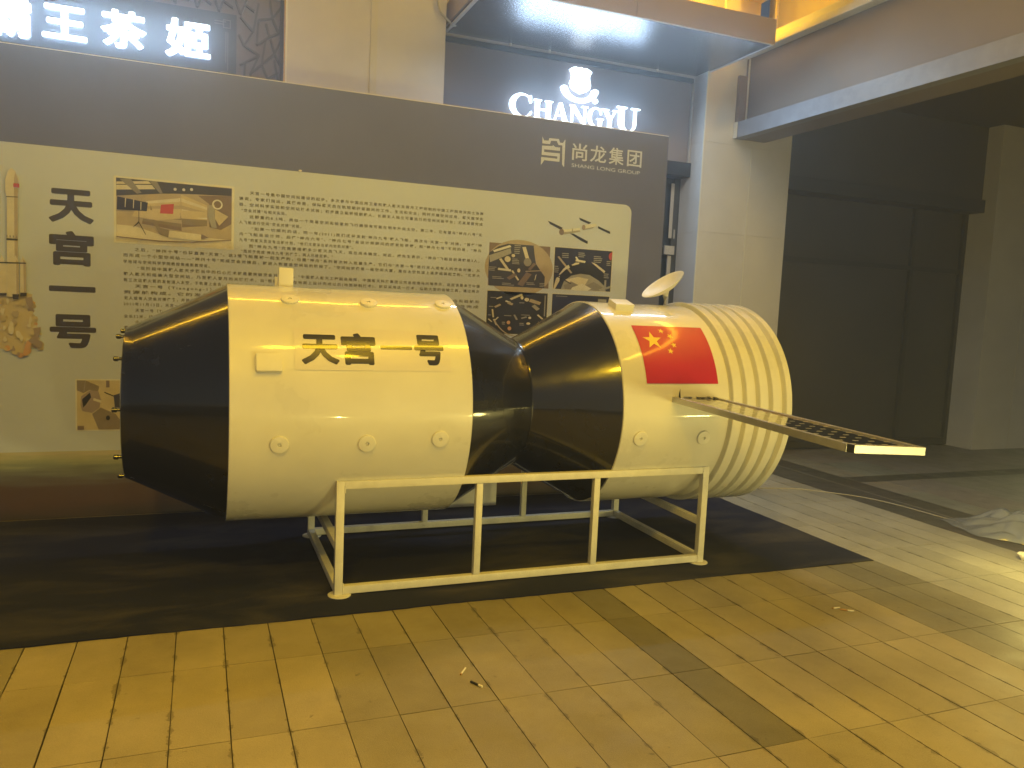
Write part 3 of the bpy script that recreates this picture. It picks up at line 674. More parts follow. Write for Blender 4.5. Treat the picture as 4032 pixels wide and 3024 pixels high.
# black cones
bm = lathe_x([(-0.352, 0.02), (-0.352, 0.36), (-0.354, 0.388), (-0.350, 0.398)] + [(x, 0.3985 + (0.638 - 0.3985) * (x + 0.345) / 0.477) for x in span(-0.345, 0.132, 14)], amp=0.0022, seam=9, seed=11.2, cap0=True)
obj("nose_cone", bm, M['black'], craft, smooth=35)
bm = lathe_x([(x, 0.638 + (0.388 - 0.638) * (x - 1.353) / 0.447) for x in span(1.353, 1.80, 14)] + [(1.806, 0.386)], amp=0.0022, seam=4, seed=21.5)
obj("neck_cone", bm, M['black'], craft, smooth=35)
bm = lathe_x([(1.802, 0.382)] + [(x, 0.384 + (0.638 - 0.384) * (x - 1.806) / 0.456) for x in span(1.806, 2.262, 14)], amp=0.0022, seam=3, seed=31.9)
obj("neck_cone", bm, M['black'], craft, smooth=35)
bm = lathe_x([(1.796, 0.383), (1.799, 0.393), (1.807, 0.394), (1.811, 0.385)], n=160, amp=0.003, seed=4)
obj("neck_seam", bm, M['black'], craft, smooth=60)
# pegs round the nose rim
for dg in (106, 67, 41, 2, -37, -76):
    bm = bmesh.new()
    p = surf(-0.352, dg, 0.385)
    tube(bm, [p, p + Vector((-0.014, 0, 0)), p + Vector((-0.017, 0, 0)), p + Vector((-0.034, 0, 0)), p + Vector((-0.038, 0, 0))], [0.008, 0.008, 0.0125, 0.0125, 0.008], 12)
    obj("rim_peg", bm, M['black'], craft, smooth=40)
# toothed round fittings
def gear_bm():
    bm = bmesh.new(); n = 34; t = 0.013
    ring = lambda f, z: [bm.verts.new((f(k) * math.cos(2 * PI * k / (n * 4)), f(k) * math.sin(2 * PI * k / (n * 4)), z)) for k in range(n * 4)]
    fo = lambda k: 0.0455 if k % 4 in (0, 1) else 0.0425
    rs = [ring(fo, -0.004), ring(fo, t - 0.002), ring(lambda k: 0.0415, t), ring(lambda k: 0.0105, t), ring(lambda k: 0.0095, t - 0.010)]
    for a, b in zip(rs, rs[1:]):
        for k in range(n * 4): bm.faces.new((a[k], a[(k + 1) % (n * 4)], b[(k + 1) % (n * 4)], b[k]))
    bm.faces.new(rs[-1])
    c = [bm.verts.new((0.0045 * math.cos(PI * k / 3), 0.0045 * math.sin(PI * k / 3), t - 0.003)) for k in range(6)]
    d = [bm.verts.new((0.0045 * math.cos(PI * k / 3), 0.0045 * math.sin(PI * k / 3), t - 0.0095)) for k in range(6)]
    bm.faces.new(c)
    for k in range(6): bm.faces.new((c[k], d[k], d[(k + 1) % 6], c[(k + 1) % 6]))
    return bm
def surf_matrix(x, deg, r, spin=0.0):
    a = R(deg); n = Vector((0, -math.cos(a), math.sin(a))); ex = Vector((1, 0, 0)); ey = n.cross(ex)
    m = Matrix((ex, ey, n)).transposed().to_4x4(); m.translation = surf(x, deg, r)
    return m @ Matrix.Rotation(spin, 4, 'Z')
g0 = None
for x, dg in ((0.437, 62.3), (0.849, 62.3), (1.270, 64.0), (0.365, -11.3), (0.793, -11.6), (1.177, -10.2), (2.389, -12.3), (2.827, -12.6)):
    if g0 is None:
        g0 = obj("toothed_disc", gear_bm(), M['white_small'], craft, smooth=30); g = g0
    else:
        g = link(g0.copy())
    g.matrix_basis = surf_matrix(x, dg, RR + 0.0015, random.uniform(0, 1))
# small boxes
bm = bmesh.new(); box(bm, -0.06, 0.06, -0.046, 0.046, -0.008, 0.026, 0.004)
o = obj("side_box", bm, M['white_small'], craft, smooth=30); o.matrix_basis = surf_matrix(0.314, 24.2, RR + 0.0015)
bm = bmesh.new(); box(bm, -0.064, 0.064, -0.055, 0.055, -0.012, 0.040, 0.004)
o = obj("top_box", bm, M['white_small'], craft, smooth=30); o.matrix_basis = surf_matrix(2.455, 72.5, RR)
bm = bmesh.new(); box(bm, 0.405, 0.484, 4.552, 4.588, 1.590, 1.704, 0.007); box(bm, 0.388, 0.412, 4.59, 4.62, 1.592, 1.652, 0.004)
obj("antenna_bracket", bm, M['white_small'], craft, smooth=30)
# lettering and flag wrapped on the hull
def wrap(bm, step, r):
    vs = [v.co.z for v in bm.verts]
    bmesh.ops.triangulate(bm, faces=bm.faces[:])
    z = math.floor(min(vs) / step) * step
    while z < max(vs):
        bmesh.ops.bisect_plane(bm, geom=bm.verts[:] + bm.edges[:] + bm.faces[:], plane_co=(0, 0, z), plane_no=(0, 0, 1)); z += step
    for v in bm.verts: v.co = surf(v.co.x, math.degrees(v.co.z / RR), r - v.co.y)
    for f in bm.faces:
        f.normal_update(); c = f.calc_center_median()
        if f.normal.dot(Vector((0, c.y - YC, c.z - ZC))) < 0: f.normal_flip()
A = lambda dg: R(dg) * RR
bm = bmesh.new(); flat(bm, rect(0.436, 1.236, A(21.4), A(42.6)), 0)
wrap(bm, 0.014, RR + 0.0045); obj("name_sticker", bm, M['sticker'], craft, smooth=True, recalc=False)
bm = bmesh.new()
for s, q in (("天", (0.470, A(24.0), 0.656, A(38.9))), ("宫", (0.668, A(24.0), 0.844, A(40.2))), ("一", (0.868, A(31.9), 1.034, A(33.8))), ("号", (1.046, A(24.3), 1.206, A(40.3)))):
    add_text(bm, s, 0, *q, off=0.012, res=3, bold=0.030 if s != '一' else 0.022)
wrap(bm, 0.014, RR + 0.0062); obj("name_lettering", bm, M['ink'], craft, smooth=True, recalc=False)
bm = bmesh.new(); flat(bm, rect(2.4195, 2.916, A(16.4), A(52.05)), 0)
wrap(bm, 0.014, RR + 0.0045); obj("national_flag", bm, M['flag_red'], craft, smooth=True, recalc=False)
bm = bmesh.new()
fx0, fz1, fw_, fh_ = 2.4195, A(52.05), 0.4965, A(52.05) - A(16.4)
def star(cx, cy, r, a0):
    X = fx0 + fw_ * cx / 30; Z = fz1 - fh_ * cy / 20; u = fh_ / 20
    flat(bm, [(X + (r if k % 2 == 0 else r * 0.382) * u * math.cos(a0 + k * PI / 5), Z + (r if k % 2 == 0 else r * 0.382) * u * math.sin(a0 + k * PI / 5)) for k in range(10)], 0)
star(6.2, 6.0, 3.4, PI / 2)
for cx, cy in ((11.4, 2.2), (14.2, 4.3), (14.4, 7.6), (12.2, 9.8)): star(cx, cy, 1.15, math.atan2(cy - 6.0, 6.2 - cx))
wrap(bm, 0.014, RR + 0.0062); obj("flag_stars", bm, M['flag_star'], craft, smooth=True, recalc=False)
# dish antenna on its mast
nrm = (r2 * -0.53 + u2 * 0.80 - fw * 0.27).normalized()
def dish_bm():
    bm = bmesh.new(); n = 48; rings = []
    for k in range(11):
        r = 0.154 * k / 10; rings.append((r, 0.052 * (k / 10) ** 2))
    prof = rings + [(0.157, 0.0525), (0.156, 0.049)] + [(r * 1.005, z - 0.005) for r, z in rings[::-1][1:]]
    vs = []
    for r, z in prof:
        vs.append([bm.verts.new((r * math.cos(2 * PI * k / n), r * math.sin(2 * PI * k / n), z)) for k in range(n)] if r > 1e-6 else [bm.verts.new((0, 0, z))])
    for a, b in zip(vs, vs[1:]):
        for k in range(n):
            q = [a[k % len(a)], a[(k + 1) % n % len(a)], b[(k + 1) % n % len(b)], b[k % len(b)]]
            bm.faces.new(list(dict.fromkeys(q)))
    return bm
dish = obj("dish_antenna", dish_bm(), M['white_small'], craft, smooth=40)
cdish = Vector((2.888, 4.6, 1.742)) - nrm * 0.052
dish.matrix_basis = Matrix.Translation(cdish) @ nrm.to_track_quat('Z', 'Y').to_matrix().to_4x4()
bm = bmesh.new(); tube(bm, [(2.915, 4.6, 1.588), (2.915, 4.6, 1.66), tuple(cdish - nrm * 0.004)], 0.017, 14)
obj("dish_mast", bm, M['white_small'], craft, smooth=40)
bm = bmesh.new(); tube(bm, [(2.915, 4.6, 1.590), (2.915, 4.6, 1.600)], 0.032, 16)
obj("mast_foot", bm, M['white_small'], craft, smooth=40)
# solar panel
d1 = Vector((-0.16617, -0.98602, 0.012124)); d2 = Vector((0.98575, -0.16643, -0.024475)); d3 = d2.cross(-d1).normalized()
if d3.z < 0: d3 = -d3
pa = Vector((2.592, 3.97, 1.063))
MP = Matrix((d2, -d1, d3)).transposed().to_4x4(); MP.translation = pa     # local: x across, y back towards the hull, z up; origin = inner left top corner
Lp, Wp, Tp = 1.713, 0.331, 0.033
def local(bm): bm.transform(MP); return bm
bm = bmesh.new(); box(bm, 0, 0.026, -Lp + 0.026, -0.012, -Tp, 0, 0.0015); o = obj("panel_frame", local(bm), M['alu'], craft)
bm = bmesh.new(); box(bm, Wp - 0.026, Wp, -Lp + 0.0265, 0.02, -Tp, 0, 0.0015); o = obj("panel_frame", local(bm), M['alu'], craft)
bm = bmesh.new(); box(bm, 0.018, Wp, -Lp, -Lp + 0.026, -Tp, 0, 0.0015); o = obj("panel_frame", local(bm), M['alu'], craft)
bm = bmesh.new()
b_ = bmesh.new()
pts = [(0.0022, -Lp + 0.0255), (0.0175, -Lp + 0.002), (0.0175, -Lp + 0.0255)]
va = [b_.verts.new((x, y, -0.001)) for x, y in pts]; vb = [b_.verts.new((x, y, -Tp + 0.001)) for x, y in pts]
b_.faces.new(va); b_.faces.new(vb[::-1])
for k in range(3): b_.faces.new((va[k], vb[k], vb[(k + 1) % 3], va[(k + 1) % 3]))
merge(bm, b_); obj("tube_end", local(bm), M['dark_metal'], craft)
bm = bmesh.new(); box(bm, 0.002, 0.024, -0.0115, 0.0, -Tp + 0.002, -0.002); obj("tube_end", local(bm), M['dark_metal'], craft)
bm = bmesh.new(); box(bm, 0.0265, Wp - 0.0265, -Lp + 0.0265, 0.03, -0.016, -0.006)
for i in range(20):
    for j in range(4):
        x = 0.062 + j * 0.072; y = -Lp + 0.075 + i * 0.083
        box(bm, x - 0.013, x + 0.013, y - 0.0045, y + 0.0045, -0.0057, -0.0052, 0, 1)
obj("cell_sheet", local(bm), [M['cell'], M['silver']], craft)
bm = bmesh.new()
for i in range(7):
    x = 0.05 + 0.04 * i + random.uniform(-.01, .01); w = random.uniform(0.02, 0.034)
    v = [bm.verts.new(p) for p in ((x - w / 2, -0.02, -0.002), (x + w / 2, -0.02, -0.002), (x + w * .4, 0.03, random.uniform(0.003, 0.010)), (x - w * .45, 0.03, random.uniform(0.003, 0.010)))]
    q = bm.faces.new(v)
v = [bm.verts.new(p) for p in ((0.034, -0.05, -0.004), (0.046, -0.05, -0.004), (0.044, -0.046, 0.02), (0.043, -0.042, 0.048), (0.036, -0.046, 0.018))]
bm.faces.new(v)
ex = bmesh.ops.extrude_face_region(bm, geom=bm.faces[:])
for e in ex['geom']:
    if isinstance(e, bmesh.types.BMVert): e.co += Vector((0.0, 0.002, 0.0015))
obj("torn_film", local(bm), M['dark_metal'], craft)

for x in (0.07, 0.25):
    bm = bmesh.new(); box(bm, x - 0.018, x + 0.018, -0.03, 0.05, -0.030, -0.018, 0.002); box(bm, x - 0.018, x + 0.018, 0.0, 0.03, -0.0175, -0.002, 0.002)
    obj("panel_hinge", local(bm), M['alu'], craft)
bm = bmesh.new()
tube(bm, [MP @ Vector(p) for p in ((0.30, -0.10, -0.034), (0.31, -0.03, -0.06), (0.30, 0.01, -0.09), (0.28, 0.06, -0.10))], 0.004, 8)
obj("panel_lead", bm, M['dark_metal'], craft, smooth=True)

# ------------------------------------------------------------------ stand
stand = thing("display_stand", "white welded square tube stand under the spacecraft, with round foot plates", "stand", (1.8, 4.57, 0))
X0, X1, YF, YB, ZT, T_ = 0.659, 2.937, 4.008, 5.132, 0.616, 0.0415
def bar_box(name, *b): 
    bm = bmesh.new(); box(bm, *b, 0.0025); obj(name, bm, M['steel_white'], stand, smooth=30)
for y in (YF, YB - T_):
    bar_box("post", X0, X0 + T_, y, y + T_, 0.007, ZT); bar_box("post", X1 - T_, X1, y, y + T_, 0.007, ZT)
    xa, xb = X0 + T_ + 0.0004, X1 - T_ - 0.0004
    bar_box("top_rail", xa, xb, y + 0.001, y + T_ - 0.001, ZT - T_, ZT - 0.001)
    bar_box("bottom_rail", xa, xb, y + 0.001, y + T_ - 0.001, 0.016, 0.016 + T_)
    for x in (1.420, 2.146): bar_box("upright", x, x + 0.037, y + 0.003, y + T_ - 0.002, 0.0585 - 0.0006, ZT - T_ - 0.0006)
for x in (X0, X1 - T_):
    bar_box("side_rail", x + 0.001, x + T_ - 0.001, YF + T_ + 0.0004, YB - T_ - 0.0004, 0.016, 0.016 + T_)
    bar_box("middle_rail", x + 0.001, x + T_ - 0.001, YF + T_ + 0.0004, YB - T_ - 0.0004, 0.245, 0.245 + T_)
for x in (X0 + 0.028, X1 - 0.028):
    for y in (YF + 0.016, YB - 0.02):
        bm = bmesh.new(); n = 28
        rings = [[bm.verts.new((x + r * math.cos(2 * PI * k / n), y + r * math.sin(2 * PI * k / n), z)) for k in range(n)] for r, z in ((0.060, 0.0078), (0.060, 0.0125), (0.053, 0.0145))]
        for a, b in zip(rings, rings[1:]):
            for k in range(n): bm.faces.new((a[k], a[(k + 1) % n], b[(k + 1) % n], b[k]))
        bm.faces.new(rings[0][::-1]); bm.faces.new(rings[-1])
        obj("foot_plate", bm, M['steel_white'], stand, smooth=40)
for x in (X0 + T_ + 0.002, X1 - T_ - 0.002):
    for z in (0.02, 0.055, ZT - T_):
        bm = bmesh.new()
        for k in range(9):
            c = Vector((x, YF - 0.0005, z - 0.018 + 0.0045 * k + random.uniform(-.001, .001)))
            bmesh.ops.create_icosphere(bm, subdivisions=1, radius=random.uniform(0.003, 0.005), matrix=Matrix.Translation(c))
        obj("weld_bead", bm, M['steel_white'], stand, smooth=True)
# pale box behind the craft
bm = bmesh.new(); box(bm, 1.46, 2.145, 5.60, 5.66, 0.008, 0.36, 0.006)
tag(obj("foam_board", bm, M['white_small']), "pale white board standing on edge behind the black neck of the spacecraft", "board")

# ------------------------------------------------------------------ shop building
YF_ = 7.0
bld = thing("shop_building", "beige clad shop building with dark sign bays, canopy and overhanging beam behind the display board", "building", (3.0, 7.0, 0))
def bobj(name, m, boxes, bev=0.0, smooth=False):
    bm = bmesh.new()
    for b in boxes: box(bm, *b[:6], bev, b[6] if len(b) > 6 else 0)
    return obj(name, bm, m, bld, smooth)
def pillar(x0, x1, ztop, vx, hz, trim):
    bm = bmesh.new()
    box(bm, x0 + 0.004, x1 - 0.004, YF_ + 0.004, YF_ + 0.55, 0, ztop - 0.002, 0, 1)
    zs = [0.0] + hz + [ztop]
    for za, zb in zip(zs, zs[1:]):
        cols = [x0] + (vx if zb <= 3.4 or not trim else []) + [x1]
        for xa, xb in zip(cols, cols[1:]):
            box(bm, xa + (0.005 if xa != x0 else 0), xb - (0.005 if xb != x1 else 0), YF_ - 0.001, YF_ + 0.02, za + 0.0012, zb - 0.0012, 0.0012, 0)
        box(bm, x0 - 0.001, x0 + 0.02, YF_ + 0.0206, YF_ + 0.56, za + 0.0012, zb - 0.0012, 0.001, 0)
        box(bm, x1 - 0.02, x1 + 0.001, YF_ + 0.0206, YF_ + 0.56, za + 0.0012, zb - 0.0012, 0.001, 0)
    return obj("pillar", bm, [M['pillar'], M['sealant']], bld)
pillar(0.654, 2.010, 4.9, [], [0.6, 1.5, 2.4, 3.3], False)
pillar(4.775, 5.889, 4.3, [5.372], [0.6, 1.5, 2.4, 3.31], True)
pillar(9.06, 10.3, 4.3, [9.7], [0.6, 1.5, 2.4, 3.3], True)
pillar(-4.2, -2.9, 4.9, [], [0.6, 1.5, 2.4, 3.3], False)
bobj("corner_trim", M['bead'], [(4.768, 4.780, YF_ - 0.008, YF_ + 0.003, 0, 4.0)])
bobj("joint_bead", M['bead'], [(5.3685, 5.3755, YF_ - 0.004, YF_ + 0.002, 0, 3.30)])
bobj("corner_trim", M['bead'], [(0.646, 0.660, YF_ - 0.008, YF_ + 0.003, 0, 4.8)])
bobj("corner_trim", M['gold'], [(0.640, 0.652, 7.06, 7.11, 2.4, 4.5)])
bobj("cover_strip", M['sealant'], [(1.345, 1.372, YF_ - 0.012, YF_ - 0.002, 0, 4.8), (1.3725, 1.404, YF_ - 0.009, YF_ - 0.002, 0, 4.8)])
# wine shop bay
bobj("shop_fascia", M['fascia'], [(2.011, 4.774, 7.25, 7.30, 3.122, 4.06)])
bobj("fascia_edge", M['frame'], [(4.752, 4.773, 7.225, 7.249, 3.10, 3.99)])
bobj("fascia_top_trim", M['dark_metal'], [(2.03, 4.76, 7.222, 7.248, 3.93, 3.975)])
bobj("shutter_box", M['dark_metal'], [(2.011, 4.786, 7.20, 7.42, 2.975, 3.118)], 0.004)
win = bobj("shop_window", M['glass'], [(2.011, 4.774, 7.40, 7.42, 0.02, 2.974)])
for b, m in (((2.011, 2.06, 7.375, 7.399, 0.02, 2.974), 'frame_dark'), ((4.70, 4.773, 7.372, 7.399, 0.02, 2.974), 'frame_dark'), ((2.061, 4.699, 7.374, 7.399, 2.17, 2.262), 'frame_dark'), ((4.660, 4.698, 7.366, 7.373, 2.345, 2.92), 'frame'), ((4.722, 4.738, 7.366, 7.3715, 2.345, 2.44), 'frame'), ((4.655, 4.698, 7.350, 7.365, 0.05, 2.16), 'frame'), ((4.60, 4.72, 7.33, 7.349, 2.17, 2.262), 'frame'), ((3.4, 3.45, 7.376, 7.399, 0.02, 2.16), 'frame_dark')):
    bm = bmesh.new(); box(bm, *b); obj("window_frame", bm, M[m], win)
# canopy
can = bobj("canopy", M['canopy'], [(2.045, 3.386, 6.058, 6.08, 4.006, 4.222), (3.390, 4.822, 6.058, 6.08, 4.006, 4.222), (2.045, 4.822, 6.081, 7.249, 4.03, 4.215), (4.795, 4.8225, 6.0805, 7.22, 4.004, 4.218)])
bm = bmesh.new()
for b in ((2.06, 3.3865, 6.085, 7.215, 4.0, 4.028), (3.3895, 4.790, 6.085, 7.215, 4.0, 4.028)): box(bm, *b)
obj("soffit", bm, M['soffit'], can)
bm = bmesh.new()
for b in ((4.7905, 4.818, 6.06, 7.21, 3.992, 4.003), (2.06, 4.79, 7.216, 7.245, 3.978, 4.02), (2.047, 2.075, 6.06, 7.21, 3.985, 3.9995), (2.08, 4.79, 6.059, 6.075, 3.998, 4.004)): box(bm, *b)
obj("soffit_trim", bm, M['frame'], can)
for x, y in ((2.7, 7.20), (3.1, 7.19), (4.3, 7.2)):
    bm = bmesh.new(); tube(bm, [(x, y, 3.975), (x, y, 3.998)], 0.012, 10); obj("soffit_screw", bm, M['bead'], can)
# tea shop bay behind its sign
bobj("shop_fascia", M['fascia'], [(-2.899, 0.653, 7.16, 7.22, 2.9, 4.9)])
win = bobj("shop_window", M['glass'], [(-2.899, 0.653, 7.40, 7.42, 0.02, 2.899)])
for b in ((-2.899, -2.85, 7.375, 7.399, 0.02, 2.899), (0.60, 0.652, 7.375, 7.399, 0.02, 2.899), (-1.15, -1.10, 7.375, 7.399, 0.02, 2.899)):
    bm = bmesh.new(); box(bm, *b); obj("window_frame", bm, M['frame_dark'], win)
# passage bay on the right
bobj("shop_fascia", M['bay'], [(5.890, 9.059, 7.20, 7.26, 3.115, 4.3)])
bobj("shutter_box", M['bay_frame'], [(5.890, 9.062, 7.15, 7.42, 2.96, 3.113)], 0.004)
win = bobj("shop_window", M['bay'], [(5.890, 9.059, 7.40, 7.43, 0.012, 2.959)])
for b in ((5.890, 5.95, 7.36, 7.399, 0.012, 2.959), (8.15, 8.2, 7.36, 7.399, 0.012, 2.959), (9.0, 9.058, 7.36, 7.399, 0.012, 2.959), (5.951, 8.99, 7.362, 7.399, 2.20, 2.26), (5.951, 8.99, 7.358, 7.399, 0.012, 0.10)):
    bm = bmesh.new(); box(bm, *b); obj("window_frame", bm, M['bay_frame'], win)
# overhanging beam of the right wing
bobj("overhang_beam", M['beam'], [(5.240, 5.53, -1.5, 6.998, 3.376, 4.18)])
bobj("beam_lip", M['lip'], [(5.132, 5.2395, -1.5, 6.996, 3.372, 3.532)], 0.003)
bobj("beam_end_panel", M['canopy'], [(5.135, 5.238, 6.955, 6.997, 3.534, 4.0)])
bobj("beam_end_bead", M['bead'], [(5.228, 5.2398, 6.94, 6.954, 3.534, 4.17), (5.122, 5.131, 6.94, 6.996, 3.372, 3.532)])
bobj("cornice", M['cornice'], [(5.14, 5.53, -1.5, 6.99, 4.182, 4.25), (5.19, 5.53, -1.5, 6.99, 4.251, 4.335)], 0.006)
bobj("passage_ceiling", M['ceiling'], [(5.531, 12.0, -1.5, 7.6, 4.0, 4.12)])
bobj("upper_wall", M['upper'], [(-4.5, 5.60, 7.02, 7.5, 4.901, 9.0), (2.011, 5.60, 7.31, 7.5, 4.225, 4.90), (5.56, 5.59, 7.0, 7.019, 4.34, 9.0)])
bobj("upper_wall", M['upper'], [(5.861, 6.1, -1.5, 7.5, 4.34, 9.0)])
bobj("upper_pilaster", M['upper'], [(4.93, 5.10, 6.985, 7.019, 4.34, 9.0)])
LED = mat("amber light strip", (1, 0.8, 0.4), 0.4, emit=(1.0, 0.56, 0.03), estr=60.0)
bobj("light_strip", LED, [(-4.2, 2.6, 6.94, 6.98, 5.83, 5.87)])
LED2 = LED.copy(); LED2.node_tree.nodes["Principled BSDF"].inputs["Emission Strength"].default_value = 36.0; LED2.name = "amber light strip of the right wing"
bobj("light_strip", LED2, [(5.80, 5.84, 0.4, 6.3, 6.20, 6.25)])

# ------------------------------------------------------------------ shop signs
tea = thing("tea_shop_sign", "dark navy sign with four large lit white Chinese characters and a lattice border", "shop sign", (-0.6, 7.14, 3.6))
bm = bmesh.new(); box(bm, -2.6, 0.634, 7.121, 7.158, 2.95, 3.985); obj("sign_back", bm, M['lattice_back'], tea)
bm = bmesh.new(); box(bm, -2.4, 0.270, 7.100, 7.1205, 2.96, 3.806); obj("sign_panel", bm, M['sign_navy'], tea)
bm = bmesh.new(); box(bm, -2.6, 0.636, 7.085, 7.119, 3.986, 4.012); obj("sign_top_trim", bm, M['gold'], tea)
bm = bmesh.new(); box(bm, 0.6345, 0.640, 7.09, 7.158, 2.95, 3.984); obj("sign_side_trim", bm, M['lattice'], tea)
bm = bmesh.new()
lat = [((.30, 3.80), (.40, 3.70)), ((.40, 3.70), (.33, 3.58)), ((.33, 3.58), (.45, 3.52)), ((.45, 3.52), (.30, 3.42)), ((.40, 3.70), (.44, 3.93)), ((.44, 3.80), (.55, 3.83)), ((.55, 3.83), (.53, 3.97)), ((.55, 3.83), (.62, 3.93)), ((.55, 3.83), (.60, 3.72)), ((.44, 3.80), (.43, 3.60)), ((.43, 3.60), (.53, 3.68)), ((.53, 3.68), (.60, 3.72)), ((.53, 3.68), (.50, 3.78)),
       ((.50, 3.66), (.47, 3.45)), ((.47, 3.45), (.57, 3.55)), ((.57, 3.55), (.62, 3.66)), ((.57, 3.55), (.54, 3.66)), ((.57, 3.55), (.62, 3.46)), ((.45, 3.52), (.38, 3.36)), ((.38, 3.36), (.47, 3.45)), ((.47, 3.45), (.52, 3.34)), ((.57, 3.50), (.60, 3.34)), ((.34, 3.45), (.33, 3.30)), ((.33, 3.58), (.29, 3.66)), ((.52, 3.34), (.60, 3.40)), ((.38, 3.36), (.40, 3.22)), ((.40, 3.22), (.55, 3.20)), ((.52, 3.34), (.55, 3.20)), ((.62, 3.80), (.60, 3.72))]
for i in range(17):
    x = -2.4 + i * 0.165
    lat += [((x, 3.985), (x + 0.06, 3.82)), ((x + 0.06, 3.82), (x + 0.12, 3.975)), ((x + 0.1, 3.90), (x + 0.17, 3.86))]
for i, (a, b) in enumerate(lat):
    prism(bm, bar(*a, *b, 0.017), 7.105 - 0.0003 * (i % 17), 7.1208)
box(bm, 0.612, 0.634, 7.09, 7.1205, 2.95, 3.984); 
obj("lattice", bm, M['lattice'], tea)
bm = bmesh.new()
for b in ((0.10, 0.19, 3.735, 3.742), (0.10, 0.175, 3.715, 3.722), (0.20, 0.207, 3.36, 3.66), (0.185, 0.192, 3.42, 3.66), (0.165, 0.225, 3.69, 3.697), (0.165, 0.225, 3.75, 3.757), (0.165, 0.172, 3.69, 3.757), (0.218, 0.225, 3.69, 3.757), (0.15, 0.205, 3.34, 3.347), (0.15, 0.157, 3.20, 3.34)): box(bm, b[0], b[1], 7.0955, 7.0998, b[2], b[3])
obj("corner_ornament", bm, M['sign_line'], tea)
def lit_text(parent, s, q, y0, y1, off):
    me = bmesh.new(); add_text(me, s, y0, *q, off=0.010, res=3, bold=0.022)
    r = bmesh.ops.extrude_face_region(me, geom=me.faces[:])
    for f in me.faces: f.material_index = 0
    for v in [e for e in r['geom'] if isinstance(e, bmesh.types.BMVert)]: v.co.y = y1
    me.normal_update()
    for f in me.faces:
        if abs(f.normal.y) < 0.5: f.material_index = 1
    return obj("lit_letter", me, [M['letter'], M['letter_side']], parent)
for s, q in (("霸", (-1.480, 3.372, -1.183, 3.665)), ("王", (-1.112, 3.408, -0.812, 3.655)), ("茶", (-0.718, 3.405, -0.399, 3.690)), ("姬", (-0.262, 3.402, 0.072, 3.700))):
    lit_text(tea, s, q, 7.068, 7.088, 0.020)

wine = thing("wine_shop_sign", "lit white CHANGYU letters under a shield and laurel emblem on a dark fascia", "shop sign", (3.4, 7.22, 3.6))
def ell(cx, cy, rx, ry, a0, a1, n=16): return [(cx + rx * math.cos(R(a0 + (a1 - a0) * i / n)), cy + ry * math.sin(R(a0 + (a1 - a0) * i / n))) for i in range(n + 1)]
RC = lambda x0, x1, y0, y1: [(x0, y0), (x1, y0), (x1, y1), (x0, y1)]
GL = {
 'C': [ell(.52, .5, .52, .53, 38, 322, 22) + ell(.61, .5, .37, .46, 318, 42, 22), [(.86, .98), (.93, .98), (.95, .66), (.89, .64), (.82, .80)], [(.90, .10), (.97, .22), (.93, .30), (.84, .16)]],
 'H': [RC(.09, .31, .03, .97), RC(.69, .91, .03, .97), RC(.30, .70, .46, .54), RC(0, .40, 0, .06), RC(.60, 1, 0, .06), RC(0, .40, .94, 1), RC(.60, 1, .94, 1)],
 'A': [[(.40, 1), (.56, 1), (.92, .03), (.66, .03)], [(.40, 1), (.47, .95), (.20, .03), (.11, .03)], RC(.27, .72, .30, .37), RC(0, .31, 0, .06), RC(.56, 1, 0, .06)],
 'N': [RC(.12, .21, .03, .97), RC(.80, .89, .03, .97), [(.02, 1), (.28, 1), (.88, .10), (.88, -.02), (.80, -.02)], RC(0, .34, 0, .06), RC(.66, 1, .94, 1)],
 'G': [ell(.48, .5, .48, .53, 40, 325, 22) + ell(.55, .5, .33, .46, 322, 42, 22), [(.78, .98), (.85, .98), (.87, .68), (.81, .66), (.74, .82)], RC(.70, .90, .02, .42), RC(.58, 1.0, .40, .46)],
 'Y': [[(.06, .97), (.32, .97), (.60, .47), (.42, .44)], [(.78, .97), (.88, .97), (.60, .47), (.54, .52)], RC(.40, .61, .03, .50), RC(0, .40, .94, 1), RC(.66, 1, .94, 1), RC(.28, .73, 0, .06)],
 'U': [RC(.10, .33, .28, .97), RC(.76, .86, .30, .97), ell(.48, .32, .38, .34, 180, 360, 18) + ell(.545, .32, .215, .27, 360, 180, 18), RC(0, .44, .94, 1), RC(.63, 1, .94, 1)]}
def glyph(ch, x0, z0, x1, z1, name="lit_letter"):
    bm = bmesh.new(); 
    for i, pl in enumerate(GL[ch]):
        prism(bm, [(x0 + (x1 - x0) * u, z0 + (z1 - z0) * v) for u, v in pl], 7.200 - 0.0006 * i, 7.222 + 0.0004 * i)
    bm.normal_update()
    bmesh.ops.recalc_face_normals(bm, faces=bm.faces[:])
    for f in bm.faces: f.material_index = 1 if abs(f.normal.y) < 0.5 else 0
    return obj(name, bm, [M['letter_w'], M['letter_side_w']], wine)
for ch, q in (('C', (2.718, 3.350, 2.958, 3.560)), ('H', (2.968, 3.352, 3.165, 3.530)), ('A', (3.163, 3.350, 3.345, 3.531)), ('N', (3.343, 3.348, 3.548, 3.528)), ('G', (3.550, 3.350, 3.722, 3.532)), ('Y', (3.705, 3.350, 3.885, 3.534)), ('U', (3.868, 3.345, 4.128, 3.582))):
    glyph(ch, *q)
GL['shield'] = [[(.5, 1), (.60, .955), (.72, .985), (.85, .95), (1.0, .86), (.93, .76), (.90, .66), (.93, .50), (.97, .36), (.93, .22), (.78, .10), (.5, 0), (.24, .10), (.08, .22), (.03, .36), (.08, .50), (.10, .66), (.07, .76), (0, .86), (.14, .95), (.28, .985), (.40, .955)]]
glyph('shield', 3.325, 3.640, 3.570, 3.893, "emblem_shield")
